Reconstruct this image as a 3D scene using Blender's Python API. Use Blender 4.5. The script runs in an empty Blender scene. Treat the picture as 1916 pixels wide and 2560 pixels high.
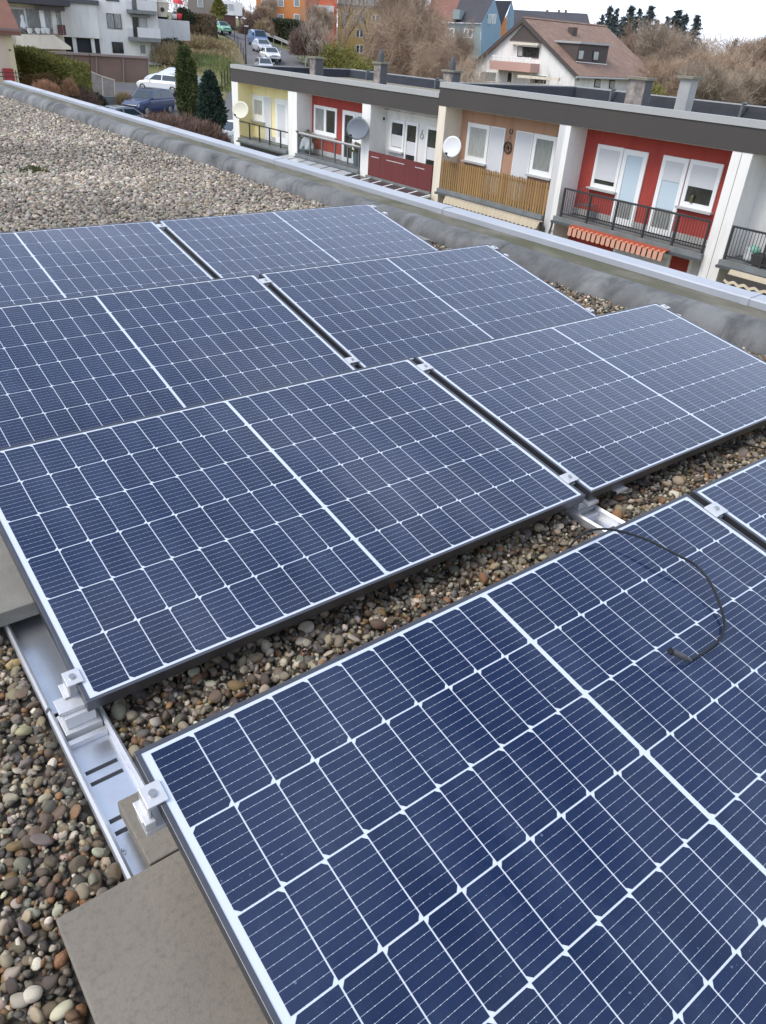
import bpy, bmesh, math, random
import numpy as np
from mathutils import Vector, Matrix, noise as mnoise
rnd = random.Random(7)
R_ = math.radians
scene = bpy.context.scene
col = scene.collection

# ------------------------------------------------------------------ camera (solved from the panel grid: metres, roof gravel z = 0)
CAM = np.array([-1.121635, -0.45737114, 1.44315502])
RM = np.array([[0.79606592, -0.60236938, 0.05856781], [-0.28390637, -0.45714909, -0.84285935], [0.53448689, 0.65434382, -0.53493731]])
FPX = 1864.672
cam = bpy.data.objects.new('camera', bpy.data.cameras.new('camera'))
col.objects.link(cam)
cam.data.sensor_width = 36.0
cam.data.lens = FPX / 2560 * 36.0
cam.data.clip_start = 0.05
cam.data.clip_end = 3000
cam.matrix_world = Matrix(((RM[0][0], -RM[1][0], -RM[2][0], CAM[0]), (RM[0][1], -RM[1][1], -RM[2][1], CAM[1]),
                           (RM[0][2], -RM[1][2], -RM[2][2], CAM[2]), (0, 0, 0, 1)))
scene.camera = cam

# ------------------------------------------------------------------ world, sun, exposure
SUN_EL, SUN_AZ = 52.0, 285.0      # soft light through a bright overcast, from behind and left of the viewer
world = bpy.data.worlds.new('World')
scene.world = world
world.use_nodes = True
wn, wl = world.node_tree.nodes, world.node_tree.links
wn.clear()
w_out = wn.new('ShaderNodeOutputWorld')
w_bg = wn.new('ShaderNodeBackground')
w_sky = wn.new('ShaderNodeTexSky')
w_sky.sky_type = 'NISHITA'
w_sky.sun_disc = False
w_sky.sun_elevation = R_(SUN_EL)
w_sky.sun_rotation = R_(SUN_AZ)
w_tc = wn.new('ShaderNodeTexCoord')
w_map = wn.new('ShaderNodeMapping')
w_map.inputs['Scale'].default_value = (1.2, 1.2, 3.2)
w_map.inputs['Location'].default_value = (5.2, 2.2, 0.4)
w_noise = wn.new('ShaderNodeTexNoise')
w_noise.inputs['Scale'].default_value = 2.1
w_noise.inputs['Detail'].default_value = 6
w_ramp = wn.new('ShaderNodeValToRGB')
w_ramp.color_ramp.elements[0].position = 0.36
w_ramp.color_ramp.elements[0].color = (0.03, 0.03, 0.03, 1)
w_ramp.color_ramp.elements[1].position = 0.66
w_ramp.color_ramp.elements[1].color = (0.60, 0.60, 0.60, 1)
# clouds close up towards the horizon
w_sep = wn.new('ShaderNodeSeparateXYZ')
w_low = wn.new('ShaderNodeMapRange')
w_low.interpolation_type = 'SMOOTHSTEP'
w_low.inputs['From Min'].default_value = 0.12
w_low.inputs['From Max'].default_value = 0.90
w_low.inputs['To Min'].default_value = 0.94
w_low.inputs['To Max'].default_value = 0.0
w_max = wn.new('ShaderNodeMath')
w_max.operation = 'MAXIMUM'
w_mix = wn.new('ShaderNodeMixRGB')
w_mix.inputs['Color2'].default_value = (8.9, 10.0, 12.2, 1)
w_bg.inputs['Strength'].default_value = 0.10
wl.new(w_tc.outputs['Generated'], w_map.inputs['Vector'])
wl.new(w_map.outputs['Vector'], w_noise.inputs['Vector'])
wl.new(w_noise.outputs['Fac'], w_ramp.inputs['Fac'])
wl.new(w_tc.outputs['Generated'], w_sep.inputs[0])
wl.new(w_sep.outputs['Z'], w_low.inputs['Value'])
wl.new(w_ramp.outputs['Color'], w_max.inputs[0])
wl.new(w_low.outputs['Result'], w_max.inputs[1])
wl.new(w_max.outputs[0], w_mix.inputs['Fac'])
wl.new(w_sky.outputs['Color'], w_mix.inputs['Color1'])
wl.new(w_mix.outputs['Color'], w_bg.inputs['Color'])
wl.new(w_bg.outputs['Background'], w_out.inputs['Surface'])

sun = bpy.data.objects.new('sun', bpy.data.lights.new('sun', 'SUN'))
col.objects.link(sun)
sun.data.energy = 1.4
sun.data.angle = R_(28)
sun.data.color = (1.0, 0.94, 0.85)
_az = R_(SUN_AZ)
_sd = Vector((math.sin(_az) * math.cos(R_(SUN_EL)), math.cos(_az) * math.cos(R_(SUN_EL)), math.sin(R_(SUN_EL))))
sun.rotation_euler = _sd.to_track_quat('Z', 'Y').to_euler()
scene.view_settings.view_transform = 'Standard'
scene.view_settings.look = 'None'
scene.view_settings.gamma = 1.0
scene.view_settings.use_curve_mapping = False
scene.view_settings.exposure = 0.85

# ------------------------------------------------------------------ measuring helpers: a pixel of the photograph (1916x2560) put onto a real plane
def ray(px, py):
    v = RM.T @ np.array([(px - 958) / FPX, (py - 1280) / FPX, 1.0])
    return v / np.linalg.norm(v)
def on_x(px, py, X):
    v = ray(px, py); return CAM + v * ((X - CAM[0]) / v[0])
def on_z(px, py, Z):
    v = ray(px, py); return CAM + v * ((Z - CAM[2]) / v[2])
def at_r(px, py, r):
    v = ray(px, py); return CAM + v * (r / math.hypot(v[0], v[1]))
def hor(px): return 29.98 + (163.12 - 29.98) * px / 1916
def project(P):
    q = (np.asarray(P, float) - CAM) @ RM.T
    return 958 + FPX * q[..., 0] / q[..., 2], 1280 + FPX * q[..., 1] / q[..., 2], q[..., 2]

# ------------------------------------------------------------------ object helpers
def tag(o, label=None, cat=None, group=None, kind=None):
    if label: o['label'] = label
    if cat: o['category'] = cat
    if group: o['group'] = group
    if kind: o['kind'] = kind
    return o
def thing(name, label, cat, loc=(0, 0, 0), group=None, rz=0.0):
    o = bpy.data.objects.new(name, None)
    o.empty_display_size = 0.2
    o.location = tuple(float(c) for c in loc)
    o.rotation_euler = (0, 0, rz)
    col.objects.link(o)
    return tag(o, label, cat, group)
def root_of(o):
    while o.parent: o = o.parent
    return o
class MB:
    def __init__(s): s.v = []; s.f = []
    def add(s, vs, fs):
        n = len(s.v)
        s.v += [tuple(map(float, p)) for p in vs]
        s.f += [tuple(i + n for i in f) for f in fs]
        return s
    def box(s, a, b):
        (x0, y0, z0), (x1, y1, z1) = a, b
        return s.add([(x0, y0, z0), (x1, y0, z0), (x1, y1, z0), (x0, y1, z0), (x0, y0, z1), (x1, y0, z1), (x1, y1, z1), (x0, y1, z1)],
                     [(0, 3, 2, 1), (4, 5, 6, 7), (0, 1, 5, 4), (1, 2, 6, 5), (2, 3, 7, 6), (3, 0, 4, 7)])
    def obox(s, o, ex, ey, ez, a, b):
        o, ex, ey, ez = (np.asarray(t, float) for t in (o, ex, ey, ez))
        P = lambda x, y, z: tuple(o + ex * x + ey * y + ez * z)
        (x0, y0, z0), (x1, y1, z1) = a, b
        return s.add([P(x0, y0, z0), P(x1, y0, z0), P(x1, y1, z0), P(x0, y1, z0), P(x0, y0, z1), P(x1, y0, z1), P(x1, y1, z1), P(x0, y1, z1)],
                     [(0, 3, 2, 1), (4, 5, 6, 7), (0, 1, 5, 4), (1, 2, 6, 5), (2, 3, 7, 6), (3, 0, 4, 7)])
    def quad(s, *p): return s.add(p, [tuple(range(len(p)))])
    def cyl(s, a, b, r0, r1=None, n=10, cap=True):
        a = np.asarray(a, float); b = np.asarray(b, float); r1 = r0 if r1 is None else r1
        d = b - a; d /= (np.linalg.norm(d) + 1e-9)
        u = np.cross(d, (0, 0, 1.0) if abs(d[2]) < .9 else (1.0, 0, 0)); u /= np.linalg.norm(u); w = np.cross(d, u)
        vs = []
        for p, r in ((a, r0), (b, r1)):
            for i in range(n):
                t = 2 * math.pi * i / n
                vs.append(p + (u * math.cos(t) + w * math.sin(t)) * r)
        fs = [(i, (i + 1) % n, n + (i + 1) % n, n + i) for i in range(n)]
        if cap: fs += [tuple(range(n - 1, -1, -1)), tuple(range(n, 2 * n))]
        return s.add(vs, fs)
    def tube(s, pts, r, n=8):
        pts = [np.asarray(p, float) for p in pts]
        vs = []; up = np.array([0, 0, 1.0])
        for i, p in enumerate(pts):
            d = pts[min(i + 1, len(pts) - 1)] - pts[max(i - 1, 0)]; d /= (np.linalg.norm(d) + 1e-9)
            u = np.cross(d, up if abs(d[2]) < .95 else np.array([1.0, 0, 0])); u /= np.linalg.norm(u); w = np.cross(d, u)
            rr = r[i] if isinstance(r, (list, tuple)) else r
            for k in range(n):
                t = 2 * math.pi * k / n
                vs.append(p + (u * math.cos(t) + w * math.sin(t)) * rr)
        fs = []
        for i in range(len(pts) - 1):
            for k in range(n):
                fs.append((i * n + k, i * n + (k + 1) % n, (i + 1) * n + (k + 1) % n, (i + 1) * n + k))
        fs += [tuple(range(n - 1, -1, -1)), tuple(range((len(pts) - 1) * n, len(pts) * n))]
        return s.add(vs, fs)
    def prism(s, prof, axis, a, b):
        """closed profile (list of 2-tuples) extruded along axis ('x','y','z') from a to b"""
        def P(p, t): return {'x': (t, p[0], p[1]), 'y': (p[0], t, p[1]), 'z': (p[0], p[1], t)}[axis]
        n = len(prof)
        vs = [P(p, a) for p in prof] + [P(p, b) for p in prof]
        fs = [(i, (i + 1) % n, n + (i + 1) % n, n + i) for i in range(n)] + [tuple(range(n - 1, -1, -1)), tuple(range(n, 2 * n))]
        return s.add(vs, fs)
    def lathe(s, prof, origin, axis, n=24):
        """open profile of (r, h) turned about axis from origin"""
        axis = np.asarray(axis, float); axis /= np.linalg.norm(axis); origin = np.asarray(origin, float)
        u = np.cross(axis, (0, 0, 1.0) if abs(axis[2]) < .9 else (1.0, 0, 0)); u /= np.linalg.norm(u); w = np.cross(axis, u)
        vs = [origin + axis * h + (u * math.cos(2 * math.pi * k / n) + w * math.sin(2 * math.pi * k / n)) * max(r, 1e-4) for r, h in prof for k in range(n)]
        fs = [(i * n + k, i * n + (k + 1) % n, (i + 1) * n + (k + 1) % n, (i + 1) * n + k) for i in range(len(prof) - 1) for k in range(n)]
        return s.add(vs, fs)
    def build(s, name, m, parent=None, local=False, smooth=False, bevel=0.0, fix=True):
        off = np.zeros(3)
        if parent is not None and not local:
            off = np.array(root_of(parent).location)
        me = bpy.data.meshes.new(name)
        me.from_pydata([tuple(np.asarray(p) - off) for p in s.v], [], s.f)
        if fix:
            bm = bmesh.new(); bm.from_mesh(me); bmesh.ops.recalc_face_normals(bm, faces=bm.faces); bm.to_mesh(me); bm.free()
        if smooth:
            me.polygons.foreach_set('use_smooth', [True] * len(me.polygons))
        me.materials.append(m)
        o = bpy.data.objects.new(name, me)
        col.objects.link(o)
        if parent is not None: o.parent = parent
        if bevel:
            b = o.modifiers.new('bevel', 'BEVEL'); b.width = bevel; b.segments = 2; b.limit_method = 'ANGLE'; b.angle_limit = R_(40)
        return o
def raw_mesh(name, V, F, m, parent=None, colors=None, smooth=True):
    """numpy verts, tris -> one mesh"""
    me = bpy.data.meshes.new(name)
    nv, nf = len(V), len(F); k = F.shape[1]
    me.vertices.add(nv); me.vertices.foreach_set('co', np.asarray(V, np.float32).ravel())
    me.loops.add(nf * k); me.loops.foreach_set('vertex_index', np.asarray(F, np.int32).ravel())
    me.polygons.add(nf); me.polygons.foreach_set('loop_start', np.arange(0, nf * k, k, dtype=np.int32))
    me.polygons.foreach_set('use_smooth', np.full(nf, smooth))
    if colors is not None:
        at = me.attributes.new('stone_colour', 'FLOAT_COLOR', 'POINT')
        at.data.foreach_set('color', np.asarray(colors, np.float32).ravel())
    me.update(calc_edges=True)
    me.materials.append(m)
    o = bpy.data.objects.new(name, me); col.objects.link(o)
    if parent is not None: o.parent = parent
    return o
def copy_tree(o, parent=None):
    c = o.copy(); col.objects.link(c)
    if parent is not None: c.parent = parent
    for ch in list(o.children): copy_tree(ch, c)
    return c

# ------------------------------------------------------------------ materials
def pm(name, base, rough=0.7, metal=0.0, spec=0.5, var=None, var_scale=3.0, var_amt=0.5, bump=0.0, bump_scale=40.0, coat=0.0, coat_rough=0.05,
       dirt=None, dirt_scale=1.5, dirt_amt=0.5, stretch=(1, 1, 1), rand=0.0, coat_ior=1.5):
    m = bpy.data.materials.new(name); m.use_nodes = True
    nt = m.node_tree; N, L = nt.nodes, nt.links
    b = N['Principled BSDF']
    b.inputs['Roughness'].default_value = rough; b.inputs['Metallic'].default_value = metal
    b.inputs['Specular IOR Level'].default_value = spec
    b.inputs['Coat Weight'].default_value = coat; b.inputs['Coat Roughness'].default_value = coat_rough; b.inputs['Coat IOR'].default_value = coat_ior
    tc = N.new('ShaderNodeTexCoord'); mp = N.new('ShaderNodeMapping'); mp.inputs['Scale'].default_value = stretch
    L.new(tc.outputs['Object'], mp.inputs['Vector'])
    rgb = N.new('ShaderNodeRGB'); rgb.outputs[0].default_value = (*base, 1)
    out = rgb.outputs[0]
    def noise(scale, det=5, rgh=.6):
        n = N.new('ShaderNodeTexNoise'); n.inputs['Scale'].default_value = scale; n.inputs['Detail'].default_value = det; n.inputs['Roughness'].default_value = rgh
        L.new(mp.outputs['Vector'], n.inputs['Vector']); return n
    def mixin(out, c2, scale, amt, lo, hi):
        n = noise(scale); r = N.new('ShaderNodeMapRange'); r.inputs['From Min'].default_value = lo; r.inputs['From Max'].default_value = hi
        r.inputs['To Max'].default_value = amt
        L.new(n.outputs['Fac'], r.inputs['Value'])
        x = N.new('ShaderNodeMixRGB'); x.inputs['Color2'].default_value = (*c2, 1)
        L.new(r.outputs['Result'], x.inputs['Fac']); L.new(out, x.inputs['Color1']); return x.outputs['Color']
    if var: out = mixin(out, var, var_scale, var_amt, .35, .65)
    if dirt: out = mixin(out, dirt, dirt_scale, dirt_amt, .48, .72)
    if rand:
        oi = N.new('ShaderNodeObjectInfo'); mr = N.new('ShaderNodeMapRange')
        mr.inputs['To Min'].default_value = 1 - rand; mr.inputs['To Max'].default_value = 1 + rand
        L.new(oi.outputs['Random'], mr.inputs['Value'])
        x = N.new('ShaderNodeMixRGB'); x.blend_type = 'MULTIPLY'; x.inputs['Fac'].default_value = 1
        L.new(out, x.inputs['Color1']); L.new(mr.outputs['Result'], x.inputs['Color2']); out = x.outputs['Color']
    L.new(out, b.inputs['Base Color'])
    if bump:
        n = noise(bump_scale, 6, .65); bp = N.new('ShaderNodeBump'); bp.inputs['Strength'].default_value = bump; bp.inputs['Distance'].default_value = .01
        L.new(n.outputs['Fac'], bp.inputs['Height']); L.new(bp.outputs['Normal'], b.inputs['Normal'])
    return m
M = {}
M['frame'] = pm('frame_anodised', (.12, .125, .14), .40, .8, var=(.085, .085, .095), var_scale=20, var_amt=.4)
M['backsheet'] = pm('white_backsheet', (.56, .60, .67), .6, coat=1, coat_rough=.09, coat_ior=1.45)
M['alu'] = pm('bare_aluminium', (.74, .755, .78), .28, .9, var=(.62, .63, .66), var_scale=14, var_amt=.6, bump=.05, bump_scale=90)
M['alu_satin'] = pm('satin_aluminium', (.74, .75, .77), .42, .75, var=(.6, .6, .62), var_scale=9, var_amt=.5)
M['alu_white'] = pm('clamp_aluminium', (.66, .66, .66), .38, .45, var=(.5, .5, .5), var_scale=40, var_amt=.4)
M['steel'] = pm('bolt_steel', (.42, .42, .42), .35, .9)
M['black_side'] = pm('black_frame_side', (.022, .022, .025), .5)
M['slab'] = pm('concrete_slab', (.215, .188, .148), .92, var=(.175, .152, .122), var_scale=5, var_amt=.7, bump=.25, bump_scale=220, dirt=(.085, .078, .07), dirt_scale=75, dirt_amt=.4)
M['slab_pale'] = pm('weathered_slab', (.25, .235, .205), .92, var=(.17, .16, .14), var_scale=8, var_amt=.7, bump=.3, bump_scale=160)
M['cable'] = pm('black_cable', (.010, .011, .013), .5, spec=.3)
M['plug'] = pm('cable_plug', (.035, .034, .033), .5, var=(.12, .12, .12), var_scale=120, var_amt=.5)
M['deck'] = pm('roof_base_grit', (.055, .046, .036), .95, var=(.10, .09, .075), var_scale=30, var_amt=.8, bump=.6, bump_scale=90)
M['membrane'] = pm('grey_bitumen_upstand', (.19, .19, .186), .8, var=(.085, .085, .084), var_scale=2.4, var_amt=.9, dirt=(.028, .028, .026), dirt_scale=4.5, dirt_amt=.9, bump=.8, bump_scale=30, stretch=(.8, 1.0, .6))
M['channel'] = pm('mossy_channel', (.13, .118, .092), .9, var=(.075, .078, .036), var_scale=2.2, var_amt=.8, dirt=(.21, .195, .165), dirt_scale=5, dirt_amt=.8, bump=.4, bump_scale=70, stretch=(1, .35, 1))
M['coping'] = pm('zinc_coping', (.43, .445, .475), .5, .25, var=(.34, .355, .38), var_scale=1.1, var_amt=.6)

def stone_material():
    m = bpy.data.materials.new('pebble_stone'); m.use_nodes = True
    N, L = m.node_tree.nodes, m.node_tree.links; b = N['Principled BSDF']
    a = N.new('ShaderNodeAttribute'); a.attribute_name = 'stone_colour'
    tc = N.new('ShaderNodeTexCoord'); n = N.new('ShaderNodeTexNoise'); n.inputs['Scale'].default_value = 190; n.inputs['Detail'].default_value = 5; n.inputs['Roughness'].default_value = .75
    L.new(tc.outputs['Object'], n.inputs['Vector'])
    r = N.new('ShaderNodeMapRange'); r.inputs['From Min'].default_value = .3; r.inputs['From Max'].default_value = .7; r.inputs['To Min'].default_value = .55; r.inputs['To Max'].default_value = 1.45
    L.new(n.outputs['Fac'], r.inputs['Value'])
    x = N.new('ShaderNodeMixRGB'); x.blend_type = 'MULTIPLY'; x.inputs['Fac'].default_value = 1
    L.new(a.outputs['Color'], x.inputs['Color1']); L.new(r.outputs['Result'], x.inputs['Color2'])
    L.new(x.outputs['Color'], b.inputs['Base Color']); b.inputs['Roughness'].default_value = .62
    bp = N.new('ShaderNodeBump'); bp.inputs['Strength'].default_value = .5; bp.inputs['Distance'].default_value = .003
    L.new(n.outputs['Fac'], bp.inputs['Height']); L.new(bp.outputs['Normal'], b.inputs['Normal'])
    return m
M['stone'] = stone_material()

def cell_material():
    m = bpy.data.materials.new('silicon_cell'); m.use_nodes = True
    N, L = m.node_tree.nodes, m.node_tree.links; b = N['Principled BSDF']
    def math_(op, a, c=None):
        n = N.new('ShaderNodeMath'); n.operation = op
        for i, v in ((0, a), (1, c)):
            if v is None: continue
            if isinstance(v, (int, float)): n.inputs[i].default_value = v
            else: L.new(v, n.inputs[i])
        return n.outputs[0]
    tc = N.new('ShaderNodeTexCoord'); sp = N.new('ShaderNodeSeparateXYZ'); L.new(tc.outputs['Object'], sp.inputs[0])
    X, Y = sp.outputs['X'], sp.outputs['Y']
    pitch = .166 / 9
    d = math_('MULTIPLY', math_('ABSOLUTE', math_('SUBTRACT', math_('FRACT', math_('ADD', math_('DIVIDE', Y, pitch), 20.0)), .5)), pitch)   # metres to the nearest wire (wires at cell centres + n*pitch)
    wire = math_('MULTIPLY', math_('LESS_THAN', d, .00024), .8)
    dx = math_('MULTIPLY', math_('ABSOLUTE', math_('SUBTRACT', math_('FRACT', math_('ADD', math_('DIVIDE', X, .0138), 20.5)), .5)), .0138)
    pad = math_('MULTIPLY', math_('LESS_THAN', d, .0006), math_('LESS_THAN', dx, .0006))
    silver = math_('MAXIMUM', wire, pad)
    fing = math_('MULTIPLY', math_('LESS_THAN', math_('ABSOLUTE', math_('SUBTRACT', math_('FRACT', math_('MULTIPLY', X, 700.0)), .5)), .08), .18)
    oi = N.new('ShaderNodeObjectInfo'); cr = N.new('ShaderNodeValToRGB')
    cr.color_ramp.elements[0].color = (.0012, .0088, .039, 1); cr.color_ramp.elements[1].color = (.0022, .0118, .050, 1)
    L.new(oi.outputs['Random'], cr.inputs['Fac'])
    ns = N.new('ShaderNodeTexNoise'); ns.inputs['Scale'].default_value = 420; ns.inputs['Detail'].default_value = 2; L.new(tc.outputs['Object'], ns.inputs['Vector'])
    speck = math_('MULTIPLY', math_('GREATER_THAN', ns.outputs['Fac'], .71), .35)
    x0 = N.new('ShaderNodeMixRGB'); x0.inputs['Color2'].default_value = (.12, .15, .24, 1); L.new(cr.outputs['Color'], x0.inputs['Color1']); L.new(math_('MAXIMUM', fing, speck), x0.inputs['Fac'])
    x = N.new('ShaderNodeMixRGB'); x.inputs['Color2'].default_value = (.60, .64, .72, 1); L.new(x0.outputs['Color'], x.inputs['Color1']); L.new(silver, x.inputs['Fac'])
    gd = N.new('ShaderNodeNewGeometry'); md = N.new('ShaderNodeMapping'); md.inputs['Scale'].default_value = (5.0, 1.6, 1.6); L.new(gd.outputs['Position'], md.inputs['Vector'])
    nd = N.new('ShaderNodeTexNoise'); nd.inputs['Scale'].default_value = 1.5; nd.inputs['Detail'].default_value = 7; nd.inputs['Roughness'].default_value = .68; L.new(md.outputs['Vector'], nd.inputs['Vector'])
    rd = N.new('ShaderNodeMapRange'); rd.inputs['From Min'].default_value = .46; rd.inputs['From Max'].default_value = .78; rd.inputs['To Max'].default_value = .06; L.new(nd.outputs['Fac'], rd.inputs['Value'])
    sd_ = N.new('ShaderNodeTexNoise'); sd_.inputs['Scale'].default_value = 95; sd_.inputs['Detail'].default_value = 1; L.new(gd.outputs['Position'], sd_.inputs['Vector'])
    spots = math_('MULTIPLY', math_('GREATER_THAN', sd_.outputs['Fac'], .785), .28)
    xd = N.new('ShaderNodeMixRGB'); xd.inputs['Color2'].default_value = (.28, .35, .50, 1); L.new(x.outputs['Color'], xd.inputs['Color1']); L.new(math_('MAXIMUM', rd.outputs['Result'], spots), xd.inputs['Fac'])
    L.new(xd.outputs['Color'], b.inputs['Base Color'])
    b.inputs['Roughness'].default_value = .5; b.inputs['Specular IOR Level'].default_value = .1
    b.inputs['Coat Weight'].default_value = 1; b.inputs['Coat Roughness'].default_value = .085; b.inputs['Coat IOR'].default_value = 1.50
    # rain film and dust on the glass: large soft patches change the gloss a little
    n2 = N.new('ShaderNodeTexNoise'); n2.inputs['Scale'].default_value = 1.7; n2.inputs['Detail'].default_value = 4
    ge = N.new('ShaderNodeNewGeometry'); L.new(ge.outputs['Position'], n2.inputs['Vector'])
    mr = N.new('ShaderNodeMapRange'); mr.inputs['From Min'].default_value = .3; mr.inputs['From Max'].default_value = .7; mr.inputs['To Min'].default_value = .02; mr.inputs['To Max'].default_value = .075
    L.new(n2.outputs['Fac'], mr.inputs['Value']); L.new(mr.outputs['Result'], b.inputs['Coat Roughness'])
    return m
M['cell'] = cell_material()

# ------------------------------------------------------------------ the roof we stand on
YEND = 19.6
deck = MB().box((-9, -5, -.35), (3.30, YEND - .05, 0.0)).build('roof_deck', M['deck']); tag(deck, kind='structure')
own = thing('flat_roof_building', 'outer wall of the flat roofed building under the gravel roof', 'building', (3.6, 8, -7))
MB().box((3.30, -5, -7), (3.72, YEND + .3, .06)).build('outer_wall', pm('own_wall_plaster', (.55, .53, .48), .9, bump=.2), own)
MB().box((-9, YEND + .0, -7), (3.29, YEND + .3, .06)).build('outer_wall', bpy.data.materials['own_wall_plaster'], own)

# parapet: round grey upstand, dirty channel, zinc coping
par = thing('roof_parapet', 'long roof parapet with grey round upstand, mossy channel and pale zinc coping', 'parapet', (3.5, 8, 0))
prof = [(3.232, -.01), (3.236, .03), (3.250, .070), (3.278, .108), (3.325, .137), (3.38, .148), (3.432, .140), (3.468, .120), (3.49, .10)]
def upstand(y0, y1, sc, seed):
    r = random.Random(seed); ny = max(3, int((y1 - y0) / .12)); vs = []; ph = r.uniform(0, 6)
    for i in range(ny + 1):
        y = y0 + (y1 - y0) * i / ny
        for j, (x, z) in enumerate(prof):
            wob = .024 * mnoise.noise((y * .9, j * .12, seed * 7.3)) + .014 * mnoise.noise((y * 2.7, j * .3, seed * 3.1 + 50)) + .008 * mnoise.noise((y * 8, j * .8, seed + 90)) + r.uniform(-.001, .001)
            k = math.sin(math.pi * min(j, 7) / 8)
            vs.append((3.49 - (3.49 - x) * sc - wob * k, y, z * sc + wob * .8 * k))
    n = len(prof)
    fs = [(i * n + j, i * n + j + 1, (i + 1) * n + j + 1, (i + 1) * n + j) for i in range(ny) for j in range(n - 1)]
    fs += [tuple(range(n)), tuple(range(ny * n, ny * n + n))]
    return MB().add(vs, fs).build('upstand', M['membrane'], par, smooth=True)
yl = on_z(1416 + 1390 / 3.312, 700 + 330 / 3.312, .13)[1]
ru = random.Random(12); ys_ = [-5, .35, yl]
while ys_[-1] < YEND - 1.2: ys_.append(ys_[-1] + ru.uniform(1.3, 2.8))
ys_[-1] = YEND
for i, (a, b) in enumerate(zip(ys_[:-1], ys_[1:])): upstand(a - .05, b, 1.055 if i in (0, 1) else (1.0, 1.045, 1.015, 1.03)[i % 4], i)
nch = 120; vs = []; rr = random.Random(5)
for i in range(nch + 1):
    y = -5 + (YEND + 5) * i / nch
    w = .004 * math.sin(y * 3) + rr.uniform(-.003, .003)
    vs += [(3.47, y, .108 + w), (3.55, y, .120 + w), (3.62, y, .132 + w * .5), (3.70, y, .136)]
MB().add(vs, [(i * 4 + j, i * 4 + j + 1, i * 4 + j + 5, i * 4 + j + 4) for i in range(nch) for j in range(3)]).build('channel', M['channel'], par, smooth=True)
yj = on_z(1000 + 250 / 2.76, 480 + 115 / 2.76, .18)[1]
cuts = [-5 + 0.01]
y = yj
while y > -5: y -= 3.0
cuts = [y + 3.0 * i for i in range(0, 9) if y + 3.0 * i < YEND - .6] + [YEND - .08]
for a, b in zip(cuts[:-1], cuts[1:]):
    cp = MB().prism([(3.680, .112), (3.676, .176), (3.684, .184), (3.815, .190), (3.824, .184), (3.824, .09), (3.816, .09), (3.816, .17), (3.69, .17), (3.688, .112)], 'y', a + .002, b - .002).build('coping_sheet', M['coping'], par)

    MB().prism([(3.673, .116), (3.672, .178), (3.682, .1875), (3.815, .1935), (3.828, .187), (3.828, .10), (3.8262, .10), (3.826, .186), (3.815, .1915), (3.683, .1855), (3.6745, .177), (3.675, .116)], 'y', b - .03, b + .03).build('joint_cover', M['coping'], cp)
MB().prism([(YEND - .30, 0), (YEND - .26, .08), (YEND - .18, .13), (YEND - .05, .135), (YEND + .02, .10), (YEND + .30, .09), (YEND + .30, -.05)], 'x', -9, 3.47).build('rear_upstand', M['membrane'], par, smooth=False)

# ------------------------------------------------------------------ solar panels
PW, PH = .8815, .5225          # half width and half depth of a panel
ROWS = [('A', 0.0, .22120, .16685, .0), ('B', 1.38772, .19787, .15836, .007), ('C', 2.75757, .20014, .20363, .006), ('D', 4.12026, .23075, .17970, -.004)]
def cell_mesh(name, left):
    w, h, c, t = .0411, .0826, .0085, .0005
    out = [(-w, -h), (w - c, -h), (w, -h + c), (w, h - c), (w - c, h), (-w, h)]
    if left: out = [(-x, y) for x, y in out][::-1]
    n = len(out)
    me = bpy.data.meshes.new(name)
    me.from_pydata([(x, y, 0) for x, y in out] + [(x, y, t) for x, y in out], [], [tuple(range(n, 2 * n))] + [(i, (i + 1) % n, n + (i + 1) % n, n + i) for i in range(n)])
    me.materials.append(M['cell']); return me
CELL = [cell_mesh('solar_cell', False), cell_mesh('solar_cell_mirrored', True)]
PANEL_LABEL = {
 ('A', 0): 'nearest solar panel, in the front row, with the loose black cable lying on it',
 ('A', 1): 'front row solar panel cut off at the right picture edge beyond the cable',
 ('B', 0): 'second row solar panel beside the bare aluminium rail, front edge over the gravel strip',
 ('B', 1): 'second row solar panel at the right, reaching towards the grey parapet',
 ('C', 0): 'third row solar panel at the left picture edge, dark blue, behind the second row',
 ('C', 1): 'third row solar panel next to the grey parapet upstand, two clamps on its outer edge',
 ('D', 0): 'back row solar panel at the left picture edge, in front of the open gravel',
 ('D', 1): 'back row solar panel with its far corner near the grey parapet'}
def panel(row, side):
    n, y, z, t, dx = row
    cx = dx + .0022 + (1.793 if side else 0)
    t_ = thing('solar_panel', PANEL_LABEL[(n, side)], 'solar panel', (cx, y + .002, z), 'solar panels on the gravel roof')
    t_.rotation_euler = (t, 0, 0)
    f = MB()
    for s in (-1, 1):
        f.box((-PW, min(s * PH, s * (PH - .0095)), -.035), (PW, max(s * PH, s * (PH - .0095)), 0))
        f.box((min(s * PW, s * (PW - .0105)), -PH + .0095, -.035), (max(s * PW, s * (PW - .0105)), PH - .0095, 0))
    f.box((-PW + .0105, -PH + .0095, -.035), (PW - .0105, -PH + .03, -.033)); f.box((-PW + .0105, PH - .03, -.035), (PW - .0105, PH - .0095, -.033))
    f.build('frame', M['frame'], t_, local=True, bevel=.0012)
    MB().box((-PW + .0105, -PH + .0095, -.0065), (PW - .0105, PH - .0095, -.0022)).build('glass_laminate', M['backsheet'], t_, local=True)
    for j in range(6):
        for k in range(20):
            o = bpy.data.objects.new('solar_cell', CELL[j % 2]); col.objects.link(o); o.parent = t_
            u = (k - 9.5); s = 1 if u > 0 else -1
            o.location = (s * (.005 + abs(u) * .0852), (2.5 - j) * .1688, -.0021)
    MB().box((-.05, PH - .30, -.03), (.05, PH - .18, -.0068)).build('junction_box', M['plug'], t_, local=True)
    return t_
panels = {}
for row in ROWS:
    for side in (0, 1): panels[(row[0], side)] = panel(row, side)

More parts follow.
